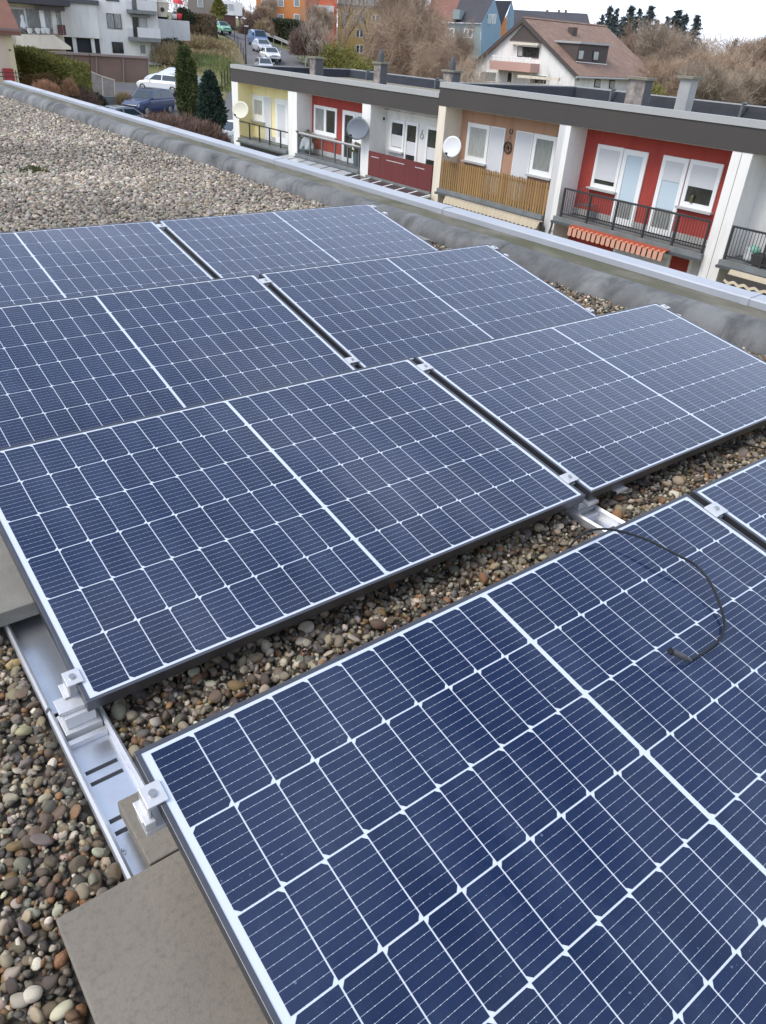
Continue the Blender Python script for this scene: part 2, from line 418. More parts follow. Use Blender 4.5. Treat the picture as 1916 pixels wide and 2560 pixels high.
# ------------------------------------------------------------------ clamps (each a small bolted piece)
def clamp(row, u, v, kind, label):
    n, y, z, t, dx = row
    Y = y + .002 + v * math.cos(t); Z = z + v * math.sin(t)
    k = thing('panel_clamp', label, 'clamp', (dx + u, Y, Z), 'clamps holding the solar panels')
    k.rotation_euler = (t, 0, 0)
    b = MB()
    if kind == 'mid':
        b.prism([(-.030, .0005), (-.030, .0035), (-.0175, .0035), (-.0125, -.010), (.0125, -.010), (.0175, .0035), (.030, .0035), (.030, .0005), (.0185, .0005), (.0150, -.013), (-.0150, -.013), (-.0185, .0005)], 'y', -.024, .024)
        top = -.010
        b.box((-.030, -.024, .0036), (.030, .024, .0062))
        top = .0062
    else:
        s = -1 if kind == 'left' else 1      # outward direction
        pr = [(-.016, .0008), (-.016, .0055), (.022, .0055), (.022, -.034), (.017, -.034), (.017, .0008)]
        b.prism([(s * a, c) for a, c in pr], 'y', -.022, .022)
        b.box((min(s * .0172, s * .034), -.022, -.036), (max(s * .0172, s * .034), .022, -.032))
        top = .0055
    b.build('clamp_plate', M['alu_white'], k, local=True, bevel=.001)
    off = 0 if kind == 'mid' else (-.004 if kind == 'left' else .004)
    MB().cyl((off, 0, top), (off, 0, top + .005), .0075, n=16).build('bolt', M['steel'], k, local=True)
    return k
GAP = .9005
names = {'A': 'front row', 'B': 'second row', 'C': 'third row', 'D': 'back row'}
for row in ROWS:
    nm = names[row[0]]
    clamp(row, GAP, .425, 'mid', 'silver clamp between the two %s solar panels at their upper end' % nm)
    if row[0] != 'A':
        clamp(row, GAP, -.425, 'mid', 'silver clamp between the two %s solar panels at their lower end' % nm)
        clamp(row, 1.793 + .0022 + PW, .46, 'right', 'silver end clamp on the parapet side of the %s solar panel, upper corner' % nm)
        clamp(row, 1.793 + .0022 + PW, -.43, 'right', 'silver end clamp on the parapet side of the %s solar panel, lower corner' % nm)
clamp(ROWS[0], .0022 - PW, .425, 'left', 'silver end clamp on the left frame of the nearest solar panel above the concrete slab')
clamp(ROWS[1], .0022 - PW, -.44, 'left', 'silver end clamp at the lower left corner of the second row solar panel')

# ------------------------------------------------------------------ mounting rails (bare aluminium, lying on the gravel)
def rail(cx, label, detail):
    k = thing('mounting_rail', label, 'mounting rail', (cx, 2, 0), 'aluminium mounting rails on the gravel')
    segs = [(-.75, .972), (.985, 2.33), (2.345, 3.70), (3.715, 5.0)]
    for i, (a, b) in enumerate(segs):
        w = .057
        MB().box((cx - w + .012, a, .010), (cx + w - .012, b, .0135)).build('tray', M['alu'], k)
        for s in (-1, 1):
            lip = MB().prism([(cx + s * (w - .0125), .008), (cx + s * (w - .0125), .034), (cx + s * (w - .006), .043), (cx + s * w, .036), (cx + s * (w + .001), .008)], 'y', a, b)
            lip.build('lip', M['alu_satin'], k)
    for row in ROWS:
        n, y, z, t, dx = row
        if n != 'A':
            yl = y - .475; zt = z - .475 * math.sin(t) - .036
            MB().box((cx - .042, yl - .035, .0137), (cx + .042, yl + .035, .040)).box((cx - .034, yl - .022, .0402), (cx + .034, yl + .03, zt - .012)).box((cx - .042, yl - .010, zt - .0118), (cx + .042, yl + .04, zt)).build('low_support', M['alu_white'], k, bevel=.0015)
            MB().box((cx - .044, yl - .060, .0137), (cx + .044, yl - .045, .030)).build('stop_bar', M['alu_satin'], k, bevel=.001)
        yh = y + .425 * math.cos(t); zt = z + .425 * math.sin(t) - .036
        MB().box((cx - .040, yh - .04, .0137), (cx + .040, yh + .04, .030)).box((cx + .0402, yh - .03, .0137), (cx + .108, yh + .03, .020)).box((cx + .080, yh - .022, .0202), (cx + .106, yh + .022, zt)).box((cx - .024, yh - .024, zt - .030), (cx + .0798, yh + .024, zt - .018)).box((cx - .024, yh - .024, zt - .0178), (cx - .004, yh + .024, zt + .003)).build('high_support', M['alu_white'], k, bevel=.0015)
    # punched slots: dark shallow bars let into the tray
    for yy in (.770, .735, .622, .588, 2.15, 2.11): MB().box((cx - .038, yy - .0055, .0112), (cx + (.034 if yy > .7 else .012), yy + .0055, .0139)).build('slot', M['black_side'], k)
    return k
rail(-.8875, 'bare aluminium rail along the left ends of the panels, with bright tray', True)
rail(.925, 'aluminium rail crossing the gravel strip between the panel rows, under the joint', True)
rail(2.672, 'aluminium rail under the parapet side ends of the panels', False)
# small bright fixing tabs seen under the frames of the second row
for u, lab in ((.905, 'small bright metal tab under the corner joint of the second row panels'), (1.075, 'small bright metal tab under the front frame of the right second row panel')):
    n, y, z, t, dx = ROWS[1]
    yl = y - .515; zz = z - .515 * math.sin(t) - .040
    tag(MB().box((u, yl - .006, zz - .006), (u + .06, yl + .03, zz - .003)).box((u, yl - .009, zz - .012), (u + .06, yl - .0062, zz - .001)).build('frame_tab', M['alu_white']), lab, 'metal tab', 'tabs under the panel frames')

# ------------------------------------------------------------------ concrete ballast slabs
def slab(x0, x1, y0, y1, z0, z1, m, label, rz=0.0):
    cx, cy = (x0 + x1) / 2, (y0 + y1) / 2
    k = MB().box((x0 - cx, y0 - cy, 0), (x1 - cx, y1 - cy, z1 - z0)).build('ballast_slab', m, bevel=.003)
    k.location = (cx, cy, z0); k.rotation_euler = (0, 0, rz)
    tag(k, label, 'concrete slab', 'concrete ballast slabs')
slab(-1.082, -.55, -.55, .432, .046, .088, M['slab'], 'large grey brown concrete slab lying beside the nearest solar panel')
slab(-.906, -.50, .437, .606, .046, .086, M['slab'], 'narrow strip of concrete slab under the end clamp behind the large slab')
slab(-1.36, -.62, 1.335, 1.80, .046, .092, M['slab_pale'], 'weathered concrete slab at the left picture edge by the second row panel')
slab(2.45, 3.0, 4.22, 4.62, .046, .11, M['slab_pale'], 'pale concrete slab at the parapet beside the back row panel')

# ------------------------------------------------------------------ loose cables
tA = ROWS[0][3]; nA = np.array([0, -math.sin(tA), math.cos(tA)]); pA = np.array([0, 0, ROWS[0][2]])
def onA(a, b, h):
    v = ray(1116 + a / 2.07, 1200 + b / 2.07); o = pA + nA * h
    return CAM + v * (((o - CAM) @ nA) / (v @ nA))
def smooth_path(P, n=6):
    P = [np.asarray(p, float) for p in P]; out = []
    for i in range(len(P) - 1):
        p0, p1, p2, p3 = P[max(i - 1, 0)], P[i], P[i + 1], P[min(i + 2, len(P) - 1)]
        for k in range(n):
            t = k / n
            out.append(.5 * ((2 * p1) + (p2 - p0) * t + (2 * p0 - 5 * p1 + 4 * p2 - p3) * t * t + (3 * p1 - p0 - 3 * p2 + p3) * t ** 3))
    return out + [P[-1]]
pts = [onA(640, 345, -.01), onA(700, 285, .025), onA(760, 258, .035), onA(840, 255, .034), onA(940, 275, .036), onA(1060, 318, .040), onA(1190, 385, .042), onA(1290, 440, .038), onA(1360, 520, .032), onA(1400, 600, .022), onA(1430, 690, .012), onA(1440, 760, .009), onA(1410, 830, .007), onA(1330, 895, .006), onA(1265, 930, .010)]
pts = [np.array([pts[0][0] - .03, .58, .06]), np.array([pts[0][0] - .012, .545, .20])] + pts
ck = thing('loose_cable', 'black cable looped over the nearest solar panel ending in a plug', 'cable', tuple(pts[4]))
MB().tube(smooth_path(pts), .0034, 10).build('cable_run', M['cable'], ck, smooth=True)
a, b = onA(1262, 932, .011), onA(1160, 885, .034); d = (b - a) / np.linalg.norm(b - a)
MB().cyl(a - d * .002, a + d * .016, .0048, .0066, n=12).cyl(a + d * .0162, b, .0078, n=14).build('plug', M['plug'], ck, smooth=False)
MB().cyl(b - d * .004, b + d * .0015, .0088, n=14).build('plug_collar', M['cable'], ck)
p2 = [np.array([1.70, .93, .10]), np.array([1.78, .935, .06])] + [on_z(1416 + q / 3.312, 700 + w / 3.312, .04) for q, w in ((1300, 1385), (1400, 1380), (1500, 1372), (1600, 1385), (1656, 1392))] + [np.array([2.25, .74, .04]), np.array([2.5, .72, .05])]
tag(MB().tube(smooth_path(p2), .0034, 8).build('loose_cable', M['cable'], smooth=True), 'thin black cable lying on the pebbles at the right picture edge', 'cable')

# ------------------------------------------------------------------ gravel
nr = np.random.RandomState(11)
def ico(sub):
    bm = bmesh.new(); bmesh.ops.create_icosphere(bm, subdivisions=sub, radius=1.0)
    bm.verts.ensure_lookup_table()
    V = np.array([v.co[:] for v in bm.verts]); F = np.array([[v.index for v in f.verts] for f in bm.faces]); bm.free(); return V, F
def stone_shape(V, seed):
    r = np.random.RandomState(seed); d = V.copy()
    for _ in range(5):
        a = r.normal(size=3); a /= np.linalg.norm(a)
        d *= (1 + r.uniform(-.24, .22) * np.maximum(0, V @ a)[:, None])
    for _ in range(5):      # a flat worn facet or two
        a = r.normal(size=3); a /= np.linalg.norm(a); lim = r.uniform(.60, .90); h = d @ a
        d -= np.maximum(0, h - lim)[:, None] * a * .8
    return d * np.array([1.0, r.uniform(.66, .92), r.uniform(.45, .7)])
I1, I2, I3 = ico(1), ico(2), ico(3)
SH = {1: [stone_shape(I1[0], s) for s in range(10)], 2: [stone_shape(I2[0], s) for s in range(14)], 3: [stone_shape(I3[0], s) for s in range(14)]}
FC = {1: I1[1], 2: I2[1], 3: I3[1]}
NEARC = np.array([[.22, .185, .14], [.16, .14, .11], [.125, .115, .10], [.29, .25, .18], [.40, .36, .28], [.095, .092, .09], [.17, .13, .10], [.30, .21, .10], [.50, .47, .41], [.125, .105, .095], [.24, .22, .20], [.08, .072, .066], [.22, .135, .085], [.17, .165, .16], [.36, .33, .27], [.46, .42, .33], [.27, .25, .22], [.62, .59, .53], [.56, .52, .44], [.34, .19, .10], [.70, .67, .62]])
FARC = np.array([[.40, .37, .32], [.32, .29, .25], [.48, .45, .40], [.27, .235, .19], [.55, .53, .49], [.22, .20, .18], [.36, .30, .23], [.44, .40, .33], [.30, .28, .26]])
def rotmats(n, tilt):
    az = nr.uniform(0, 2 * np.pi, n); a = nr.normal(0, tilt, n); b = nr.normal(0, tilt, n)
    cz, sz = np.cos(az), np.sin(az); ca, sa = np.cos(a), np.sin(a); cb, sb = np.cos(b), np.sin(b)
    Z = np.zeros((n, 3, 3)); Z[:, 0, 0] = cz; Z[:, 0, 1] = -sz; Z[:, 1, 0] = sz; Z[:, 1, 1] = cz; Z[:, 2, 2] = 1
    X = np.zeros((n, 3, 3)); X[:, 0, 0] = 1; X[:, 1, 1] = ca; X[:, 1, 2] = -sa; X[:, 2, 1] = sa; X[:, 2, 2] = ca
    Y = np.zeros((n, 3, 3)); Y[:, 1, 1] = 1; Y[:, 0, 0] = cb; Y[:, 0, 2] = sb; Y[:, 2, 0] = -sb; Y[:, 2, 2] = cb
    return X @ Y @ Z
def scatter(x0, x1, y0, y1, step):
    xs = np.arange(x0, x1, step); ys = np.arange(y0, y1, step)
    g = np.stack(np.meshgrid(xs, ys), -1).reshape(-1, 2)
    return g + nr.uniform(-.48, .48, g.shape) * step
def blocked(p):
    x, y = p[:, 0], p[:, 1]
    b = np.zeros(len(p), bool)
    for cx in (-.8875, .925, 2.672): b |= (np.abs(x - cx) < .066) & (y > -.75) & (y < 5)
    b |= (x > -1.092) & (x < -.5) & (y < .443) & (y > -.6)
    b |= (x > -.92) & (x < -.5) & (y < .615) & (y > -.6)
    b |= (x > -1.37) & (x < -.6) & (y > 1.325) & (y < 1.81)
    b |= (x > 3.245)
    return b
def hidden(p):
    """deep under the panels where neither this view nor a neighbour's can reach"""
    x, y = p[:, 0], p[:, 1]; b = np.zeros(len(p), bool)
    for n, ry, z, t, dx in ROWS: b |= (x > -.78) & (x < 2.60) & (y > ry - .33) & (y < ry + (.50 if n in 'A' else .75 if n != 'D' else .42))
    return b
def stones(pts, lod, size, palette, zlo, zhi, tilt=.45, pale=None):
    n = len(pts); s = size * np.exp(nr.normal(0, .30, n)); s = np.clip(s, size * .55, size * 2.0)
    rot = rotmats(n, tilt); kind = nr.randint(0, len(SH[lod]), n)
    c = (np.array([.70, .635, .535]) if palette is NEARC else np.array([.80, .735, .645])) * palette[nr.randint(0, len(palette), n)] * np.exp(nr.normal(0, .22, (n, 1))) * (1 + nr.normal(0, .04, (n, 3)))
    if palette is not NEARC: c = c * np.array([.78 + .42 * (mnoise.noise((q[0] * .55, q[1] * .55, 3.0)) + .5 * mnoise.noise((q[0] * 2.1, q[1] * 2.1, 9.0)) + .5) for q in pts])[:, None]
    z = nr.uniform(zlo, zhi, n)
    return dict(p=np.column_stack([pts, z]), s=s, rot=rot, kind=kind, c=np.clip(c, .01, .9), lod=lod)
def stone_mesh(S, keep):
    Vs, Fs, Cs = [], [], []; base = 0
    lod = S['lod']
    for k in range(len(SH[lod])):
        idx = np.where(keep & (S['kind'] == k))[0]
        if not len(idx): continue
        v = SH[lod][k]
        W = np.einsum('nij,vj->nvi', S['rot'][idx], v) * S['s'][idx][:, None, None] + S['p'][idx][:, None, :]
        nv = len(v); Vs.append(W.reshape(-1, 3)); Cs.append(np.repeat(np.column_stack([S['c'][idx], np.ones(len(idx))]), nv, 0))
        Fs.append((FC[lod][None] + (base + np.arange(len(idx)) * nv)[:, None, None]).reshape(-1, 3)); base += nv * len(idx)
    return np.concatenate(Vs), np.concatenate(Fs), np.concatenate(Cs)
def in_view(P, m):
    x, y, d = project(P); return (d > .1) & (x > -m) & (x < 1916 + m) & (y > -m) & (y < 2560 + m)
groups = []
# near: left of the panels and in the strip between the first two rows
for lay, (zl, zh, st) in enumerate(((.000, .008, .0215), (.008, .024, .029))):
    p = np.concatenate([scatter(-2.3, -.78, -.75, 3.2, st), scatter(-.78, 2.75, .44, 1.02, st), scatter(2.55, 3.24, -.3, 5.0, st)])
    p = p[~blocked(p) & ~hidden(p)]
    P3 = np.column_stack([p, np.full(len(p), .02)]); p = p[in_view(P3, 420)]
    groups.append(stones(p, 2 if lay else 1, .0134, NEARC, zl, zh, tilt=.6))
p = np.concatenate([scatter(-2.3, -.78, -.75, 3.2, .017), scatter(-.78, 2.75, .44, 1.02, .017)]); p = p[~blocked(p) & ~hidden(p)]; p = p[in_view(np.column_stack([p, np.full(len(p), .02)]), 300)]
groups.append(stones(p, 1, .0078, NEARC, .004, .020, tilt=.8))
# middle distance behind the back row
p = scatter(-3.0, 3.24, 4.50, 6.3, .031); p = p[~blocked(p)]; p = p[in_view(np.column_stack([p, np.zeros(len(p))]), 260)]
gm = stones(p, 2, .0185, np.concatenate([FARC, NEARC[[3, 4, 8, 10]]]), .002, .018); groups.append(gm)
p = np.concatenate([scatter(-3.0, 3.24, 6.3, 8.6, .033), scatter(-3.0, 3.24, 8.6, YEND - .25, .041)]); p = p[~blocked(p)]; p = p[in_view(np.column_stack([p, np.zeros(len(p))]), 260)]
groups.append(stones(p, 1, .0225, FARC, .000, .018))
# around the view: coarser stones so that the roof stays covered from a step to the side
p = np.concatenate([scatter(-3.6, -.78, -1.6, 4.6, .034), scatter(-.78, 3.24, -1.6, -.58, .036), scatter(-4.5, 0.5, 4.6, 11.0, .05)]); p = p[~blocked(p) & ~hidden(p)]
iv = np.where(p[:, 1] > 4.5, in_view(np.column_stack([p, np.zeros(len(p))]), 255), in_view(np.column_stack([p, np.full(len(p), .02)]), 415)); p = p[~iv]
groups.append(stones(p, 1, .0185, np.concatenate([NEARC, FARC * .8]), .002, .016))
# the 300 pebbles that show largest are objects of their own, parts of the roof deck
g0 = groups[1]
px, py, dd = project(g0['p']); vis = (px > 5) & (px < 1911) & (py > 5) & (py < 2555)
score = np.where(vis, g0['s'] / dd, 0); top = np.argsort(-score)[:300]
PROTO = []
for k in range(len(SH[3])):
    PROTO.append(None)
def single_stone(i):
    v = SH[3][g0['kind'][i]]
    key = (int(g0['kind'][i]), int(i) % 4)
    me = PROTO_D.get(key)
    if me is None:
        me = bpy.data.meshes.new('pebble'); F = FC[3]
        me.from_pydata([tuple(a) for a in v], [], [tuple(int(q) for q in f) for f in F]); me.polygons.foreach_set('use_smooth', [True] * len(me.polygons))
        at = me.attributes.new('stone_colour', 'FLOAT_COLOR', 'POINT'); c = g0['c'][i]
        at.data.foreach_set('color', np.tile(np.array([*c, 1.0], np.float32), len(v)))
        me.materials.append(M['stone']); PROTO_D[key] = me
    o = bpy.data.objects.new('pebble', me); col.objects.link(o); o.parent = deck
    Rm = g0['rot'][i] * g0['s'][i]
    o.matrix_local = Matrix(((Rm[0][0], Rm[0][1], Rm[0][2], g0['p'][i][0]), (Rm[1][0], Rm[1][1], Rm[1][2], g0['p'][i][1]), (Rm[2][0], Rm[2][1], Rm[2][2], g0['p'][i][2]), (0, 0, 0, 1)))
PROTO_D = {}
for i in top: single_stone(i)
V, F, C = [], [], []; base = 0
for gi, g in enumerate(groups):
    keep = np.ones(len(g['s']), bool)
    if gi == 1: keep[top] = False
    v, f, c = stone_mesh(g, keep); V.append(v); F.append(f + base); C.append(c); base += len(v)
V, F, C = np.concatenate(V), np.concatenate(F), np.concatenate(C)
gv = raw_mesh('gravel', V, F, M['stone'], colors=C)
tag(gv, 'rounded pebble gravel covering the flat roof', 'gravel', kind='stuff')
print('gravel tris', len(F), [(len(g['s']), g['lod']) for g in groups])
# moss and a few green leaves between the stones
moss = MB(); rr = random.Random(3)
def tuft(x, y, z, n, s):
    for _ in range(n):
        a = rr.uniform(0, 6.28); q = rr.uniform(0, s); h = rr.uniform(.3, 1) * s * .5; w = rr.uniform(.2, .45) * s * .4
        X, Y = x + q * math.cos(a), y + q * math.sin(a)
        moss.quad((X - w, Y, z), (X + w, Y + w * .3, z), (X + w * .2 + rr.uniform(-w, w), Y + rr.uniform(-w, w), z + h))
for a, b, n, s in ((985, 1565, 26, .016), (795, 1622, 14, .014), (1370, 1395, 16, .02), (1340, 1385, 12, .02)):
    q = on_z(a, b, .035); tuft(q[0], q[1], .03, n, s)
for a, b in ((85, 420), (100, 428), (70, 425)):
    q = on_z(a, b, .02); tuft(q[0], q[1], .010, 45, .10)
for i in range(60):
    q = on_z(rr.uniform(0, 330), rr.uniform(2000, 2500), .02)
    if rr.random() < .3: tuft(q[0], q[1], .018, 8, .014)
tag(moss.build('moss', pm('moss_green', (.085, .10, .035), .9, var=(.13, .115, .05), var_scale=60), fix=False), 'small green moss tufts growing between the pebbles', 'moss', kind='stuff')

# ------------------------------------------------------------------ more materials for the town
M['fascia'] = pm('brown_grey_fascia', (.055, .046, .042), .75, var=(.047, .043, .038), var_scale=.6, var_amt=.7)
M['capline'] = pm('pale_roof_edge', (.37, .37, .36), .6, var=(.33, .33, .32), var_scale=1.5, var_amt=.6)
M['render_white'] = pm('white_render', (.78, .76, .72), .9, var=(.70, .68, .63), var_scale=.7, var_amt=.6, bump=.15, dirt=(0.484, 0.471, 0.446), dirt_scale=1.6, dirt_amt=.45, stretch=(1, 2.2, .32))
M['render_cream'] = pm('cream_render', (.72, .64, .52), .9, var=(.66, .58, .46), var_scale=.8, var_amt=.6, bump=.15, dirt=(0.446, 0.397, 0.322), dirt_scale=1.6, dirt_amt=.45, stretch=(1, 2.2, .32))
M['render_grey'] = pm('pale_grey_render', (.62, .61, .60), .9, var=(.55, .54, .53), var_scale=.7, var_amt=.6, bump=.15, dirt=(0.384, 0.378, 0.372), dirt_scale=1.6, dirt_amt=.45, stretch=(1, 2.2, .32))
M['render_yellow'] = pm('yellow_render', (.86, .74, .40), .9, var=(.82, .69, .35), var_scale=.8, var_amt=.6, bump=.15, dirt=(0.484, 0.378, 0.167), dirt_scale=1.6, dirt_amt=.18, stretch=(1, 2.2, .32))
M['render_red'] = pm('red_render', (.375, .056, .041), .88, var=(.33, .048, .036), var_scale=.8, var_amt=.7, bump=.15, dirt=(0.273, 0.032, 0.026), dirt_scale=1.6, dirt_amt=.45, stretch=(1, 2.2, .32))
M['render_tan'] = pm('tan_render', (.46, .27, .175), .9, var=(.40, .23, .15), var_scale=.8, var_amt=.6, bump=.15, dirt=(0.285, 0.167, 0.108), dirt_scale=1.6, dirt_amt=.45, stretch=(1, 2.2, .32))
M['render_stone'] = pm('grey_plinth', (.40, .39, .37), .9, var=(.3, .29, .27), var_scale=3, var_amt=.7)
M['win_white'] = pm('white_window_frame', (.82, .82, .80), .4)
M['shutter'] = pm('grey_roller_shutter', (.62, .62, .63), .6)
M['milk'] = pm('pale_blue_blind', (.52, .62, .68), .25)
M['glass_dark'] = pm('dark_window_glass', (.018, .021, .022), .06, spec=.7, var=(.06, .06, .055), var_scale=2.5, var_amt=.8)
M['glass_curtain'] = pm('curtained_window_glass', (.34, .35, .33), .12, spec=.6, var=(.15, .155, .15), var_scale=9, var_amt=.9, stretch=(1, 3.5, .25))
M['glass_lace'] = pm('pale_curtain_glass', (.46, .47, .45), .12, spec=.6, var=(.30, .31, .29), var_scale=8, var_amt=.9, stretch=(1, 3.0, .25))
M['sill'] = pm('grey_window_sill', (.42, .42, .42), .6)
M['slab_edge'] = pm('grey_balcony_edge', (.19, .20, .20), .7, var=(.12, .13, .12), var_scale=2, var_amt=.8)
M['gutter'] = pm('dark_zinc_gutter', (.13, .14, .15), .45, .4)
M['rail_dark'] = pm('dark_railing_paint', (.030, .032, .034), .5)
M['rail_grey'] = pm('grey_railing', (.16, .17, .18), .45, .4)
M['rail_pale'] = pm('pale_rail', (.60, .56, .54), .4, .2)
M['wood_fence'] = pm('yellow_brown_wood', (.32, .19, .07), .75, var=(.22, .125, .045), var_scale=5, var_amt=.8, stretch=(1, 1, .3), rand=.18)
M['brown_panel'] = pm('red_brown_balcony_panel', (.135, .022, .020), .55, var=(.115, .020, .018), var_scale=1.5, var_amt=.7)
M['bitumen'] = pm('black_bitumen', (.009, .010, .014), .5, spec=.25, var=(.02, .021, .028), var_scale=2, var_amt=.6)
M['roof_gravel'] = pm('roof_gravel_fine', (.30, .27, .20), .95, var=(.15, .13, .085), var_scale=9, var_amt=.9, bump=1.0, bump_scale=14)
M['chimney'] = pm('chimney_render', (.33, .29, .26), .9, var=(.055, .05, .05), var_scale=2.6, var_amt=.95, bump=.2)
M['chimney_pale'] = pm('chimney_pale_render', (.34, .34, .335), .9, var=(.25, .25, .245), var_scale=2, var_amt=.7)
M['slate'] = pm('chimney_slate', (.075, .074, .078), .7)
M['chimney_cap'] = pm('chimney_cap_concrete', (.22, .205, .16), .9, var=(.14, .13, .09), var_scale=4, var_amt=.7)
M['awning_cream'] = pm('cream_awning', (.46, .39, .28), .85, var=(.36, .30, .21), var_scale=2, var_amt=.5)
M['awning_salmon'] = pm('salmon_awning', (.56, .29, .20), .85, var=(.50, .24, .155), var_scale=4, var_amt=.5)
M['awning_red'] = pm('orange_red_awning', (.40, .075, .03), .8)
M['awning_dark'] = pm('dark_awning_stripe', (.035, .03, .028), .8)
M['dish_white'] = pm('white_dish', (.66, .66, .66), .5)
M['dish_cream'] = pm('cream_dish', (.60, .57, .46), .5)
M['dish_grey'] = pm('grey_dish', (.125, .145, .17), .5, var=(.11, .13, .155), var_scale=2, var_amt=.5)
M['canopy_glass'] = pm('frosted_canopy_pane', (.42, .43, .44), .25, spec=.6)
M['canopy_dark'] = pm('dark_canopy_pane', (.055, .042, .042), .3, spec=.6)
M['pot'] = pm('grey_blue_planter', (.10, .14, .16), .6)
M['leafy'] = pm('balcony_plant_leaf', (.06, .10, .03), .8, var=(.16, .11, .06), var_scale=12, var_amt=.8)
M['iron'] = pm('dark_iron', (.04, .025, .02), .6)

# ------------------------------------------------------------------ the two blocks of terraced houses across the street (facade plane x = 18.2, recessed wall x = 19.0)
FX, BX, RX = 18.2, 19.0, 25.2
T1, T2 = 0.0, .325             # height of the roof edge of the left and of the right block
GROUND = -6.8
def window(par, y0, y1, z0, z1, panes, glass='glass_dark', sill=True, name='window', fr=.07, X=BX, shutter=None, low=None, blind=None):
    """a window in the recessed wall: frame (part), pane, sill and shutter (sub-parts). y0 < y1"""
    f = MB()
    f.box((X - .045, y0, z0), (X - .003, y0 + fr, z1)).box((X - .045, y1 - fr, z0), (X - .003, y1, z1))
    f.box((X - .045, y0 + fr, z1 - fr), (X - .003, y1 - fr, z1)).box((X - .045, y0 + fr, z0), (X - .003, y1 - fr, z0 + fr * 1.2))
    n = panes; w = (y1 - y0 - 2 * fr)
    for i in range(1, n): f.box((X - .045, y0 + fr + w * i / n - fr * .7, z0 + fr * 1.2), (X - .003, y0 + fr + w * i / n + fr * .7, z1 - fr))
    fo = f.build(name, M['win_white'], par)
    for i in range(n):
        a = y0 + fr + w * i / n + (fr * .7 if i else 0); b = y0 + fr + w * (i + 1) / n - (fr * .7 if i < n - 1 else 0)
        g = glass[i] if isinstance(glass, (list, tuple)) else glass
        top = z1 - fr
        if shutter:
            zs = z1 - fr - (z1 - z0 - 2 * fr) * shutter
            sh = MB(); nsl = max(2, int((top - zs) / .045))
            for q in range(nsl):
                za = zs + (top - zs) * q / nsl; zb = zs + (top - zs) * (q + 1) / nsl
                sh.prism([(X - .0364, za + .0015), (X - .0370, (za + zb) / 2), (X - .0364, zb - .0015), (X - .034, zb), (X - .02, zb), (X - .02, za), (X - .034, za)], 'y', a, b)
            sh.build('shutter', M['shutter'], fo); top = zs - .002
        if blind:
            zs = top - (top - z0) * blind
            MB().box((X - .018, a, zs), (X - .006, b, top)).build('blind', M['milk'], fo); top = zs - .002
        if low:
            zl = z0 + fr * 1.2 + (z1 - z0) * low[0]; zm = z0 + (z1 - z0) * low[1]
            MB().box((X - .016, a, zl), (X - .006, b, zm)).build('half_curtain', M['dish_white'], fo)
        MB().box((X - .012, a, z0 + fr * 1.2), (X - .004, b, top)).build('pane', M[g], fo)
    if sill: MB().box((X - .16, y0 - .06, z0 - .055), (X - .002, y1 + .06, z0 - .004)).build('sill', M['sill'], fo)
    return fo
def house(label, yr, yl, top, wall, party, group, left_gap=.62, party_m='render_white', low_wall='render_white', slab_z=-3.06, end_left=False):
    """one terraced house between yr (nearer) and yl (farther): its party pier stands at yl"""
    h = thing('terraced_house', label, 'house', (FX + 3, (yr + yl) / 2, GROUND), group)
    W = M[wall]
    MB().box((BX, yr, slab_z), (BX + .25, yl - party, top - .74)).build('wall', W, h)
    MB().box((BX, yr, GROUND), (BX + .25, yl - party, slab_z - .02)).build('lower_wall', M[low_wall], h)
    MB().box((FX + .012, yl - party, GROUND), (RX, yl, top - .70)).build('party_wall', M[party_m], h)
    MB().box((FX, yr + .001, top - .715), (FX + .10, yl - .001, top - .165)).build('fascia', M['fascia'], h)
    MB().box((FX + .10, yr, top - .735), (BX + .25, yl, top - .70)).build('soffit', M['render_white'], h)
    MB().box((FX - .03, yr + .001, top - .165), (FX + .17, yl - .001, top)).build('roof_edge', M['capline'], h)
    rf = MB().box((FX + .17, yr, top - .70), (RX, yl, top - .38)).build('roof', M['roof_gravel'], h)
    MB().prism([(RX - .40, top - .379), (RX - .22, top - .16), (RX - .16, top - .07), (RX - .08, top - .04), (RX + .02, top - .04), (RX + .02, top - .379)], 'y', yr, yl).build('rear_upstand', M['bitumen'], rf)
    MB().box((RX - .07, yr, top - .038), (RX + .06, yl, top - .005)).build('rear_coping', M['capline'], rf)
    MB().box((RX - .02, yr, GROUND), (RX + .02, yl, top - .71)).build('rear_wall', M['render_white'], h)
    return h
def bars(par, name, y0, y1, zt, zb, X, m, posts, nb, top_r=.028, glass=None):
    b = MB().box((X - .03, y0, zt - .035), (X + .03, y1, zt + .01))
    b.box((X - .018, y0, zb), (X + .018, y1, zb + .03))
    o = b.build(name, m, par)
    for p in posts: MB().box((X - .026, p - .026, zb - .14), (X + .026, p + .026, zt - .035)).build('post', m, o)
    if nb:
        g = MB()
        for i in range(nb):
            y = y0 + (y1 - y0) * (i + .5) / nb
            if all(abs(y - p) > .04 for p in posts): g.box((X - .006, y - .006, zb + .03), (X + .006, y + .006, zt - .035))
        g.build('baluster', m, o)['kind'] = 'stuff'
    return o
def balcony(par, y0, y1, z, top_m='slab_edge', th=.14, proud=.10):
    s = MB().box((FX - proud, y0, z - th), (BX - .001, y1, z)).build('balcony_floor', M['slab_edge'], par)
    MB().prism([(FX - proud - .10, z - th + .02), (FX - proud - .09, z - th - .05), (FX - proud - .02, z - th - .06), (FX - proud - .002, z - th + .02)], 'y', y0, y1).build('gutter', M['gutter'], s)
    return s
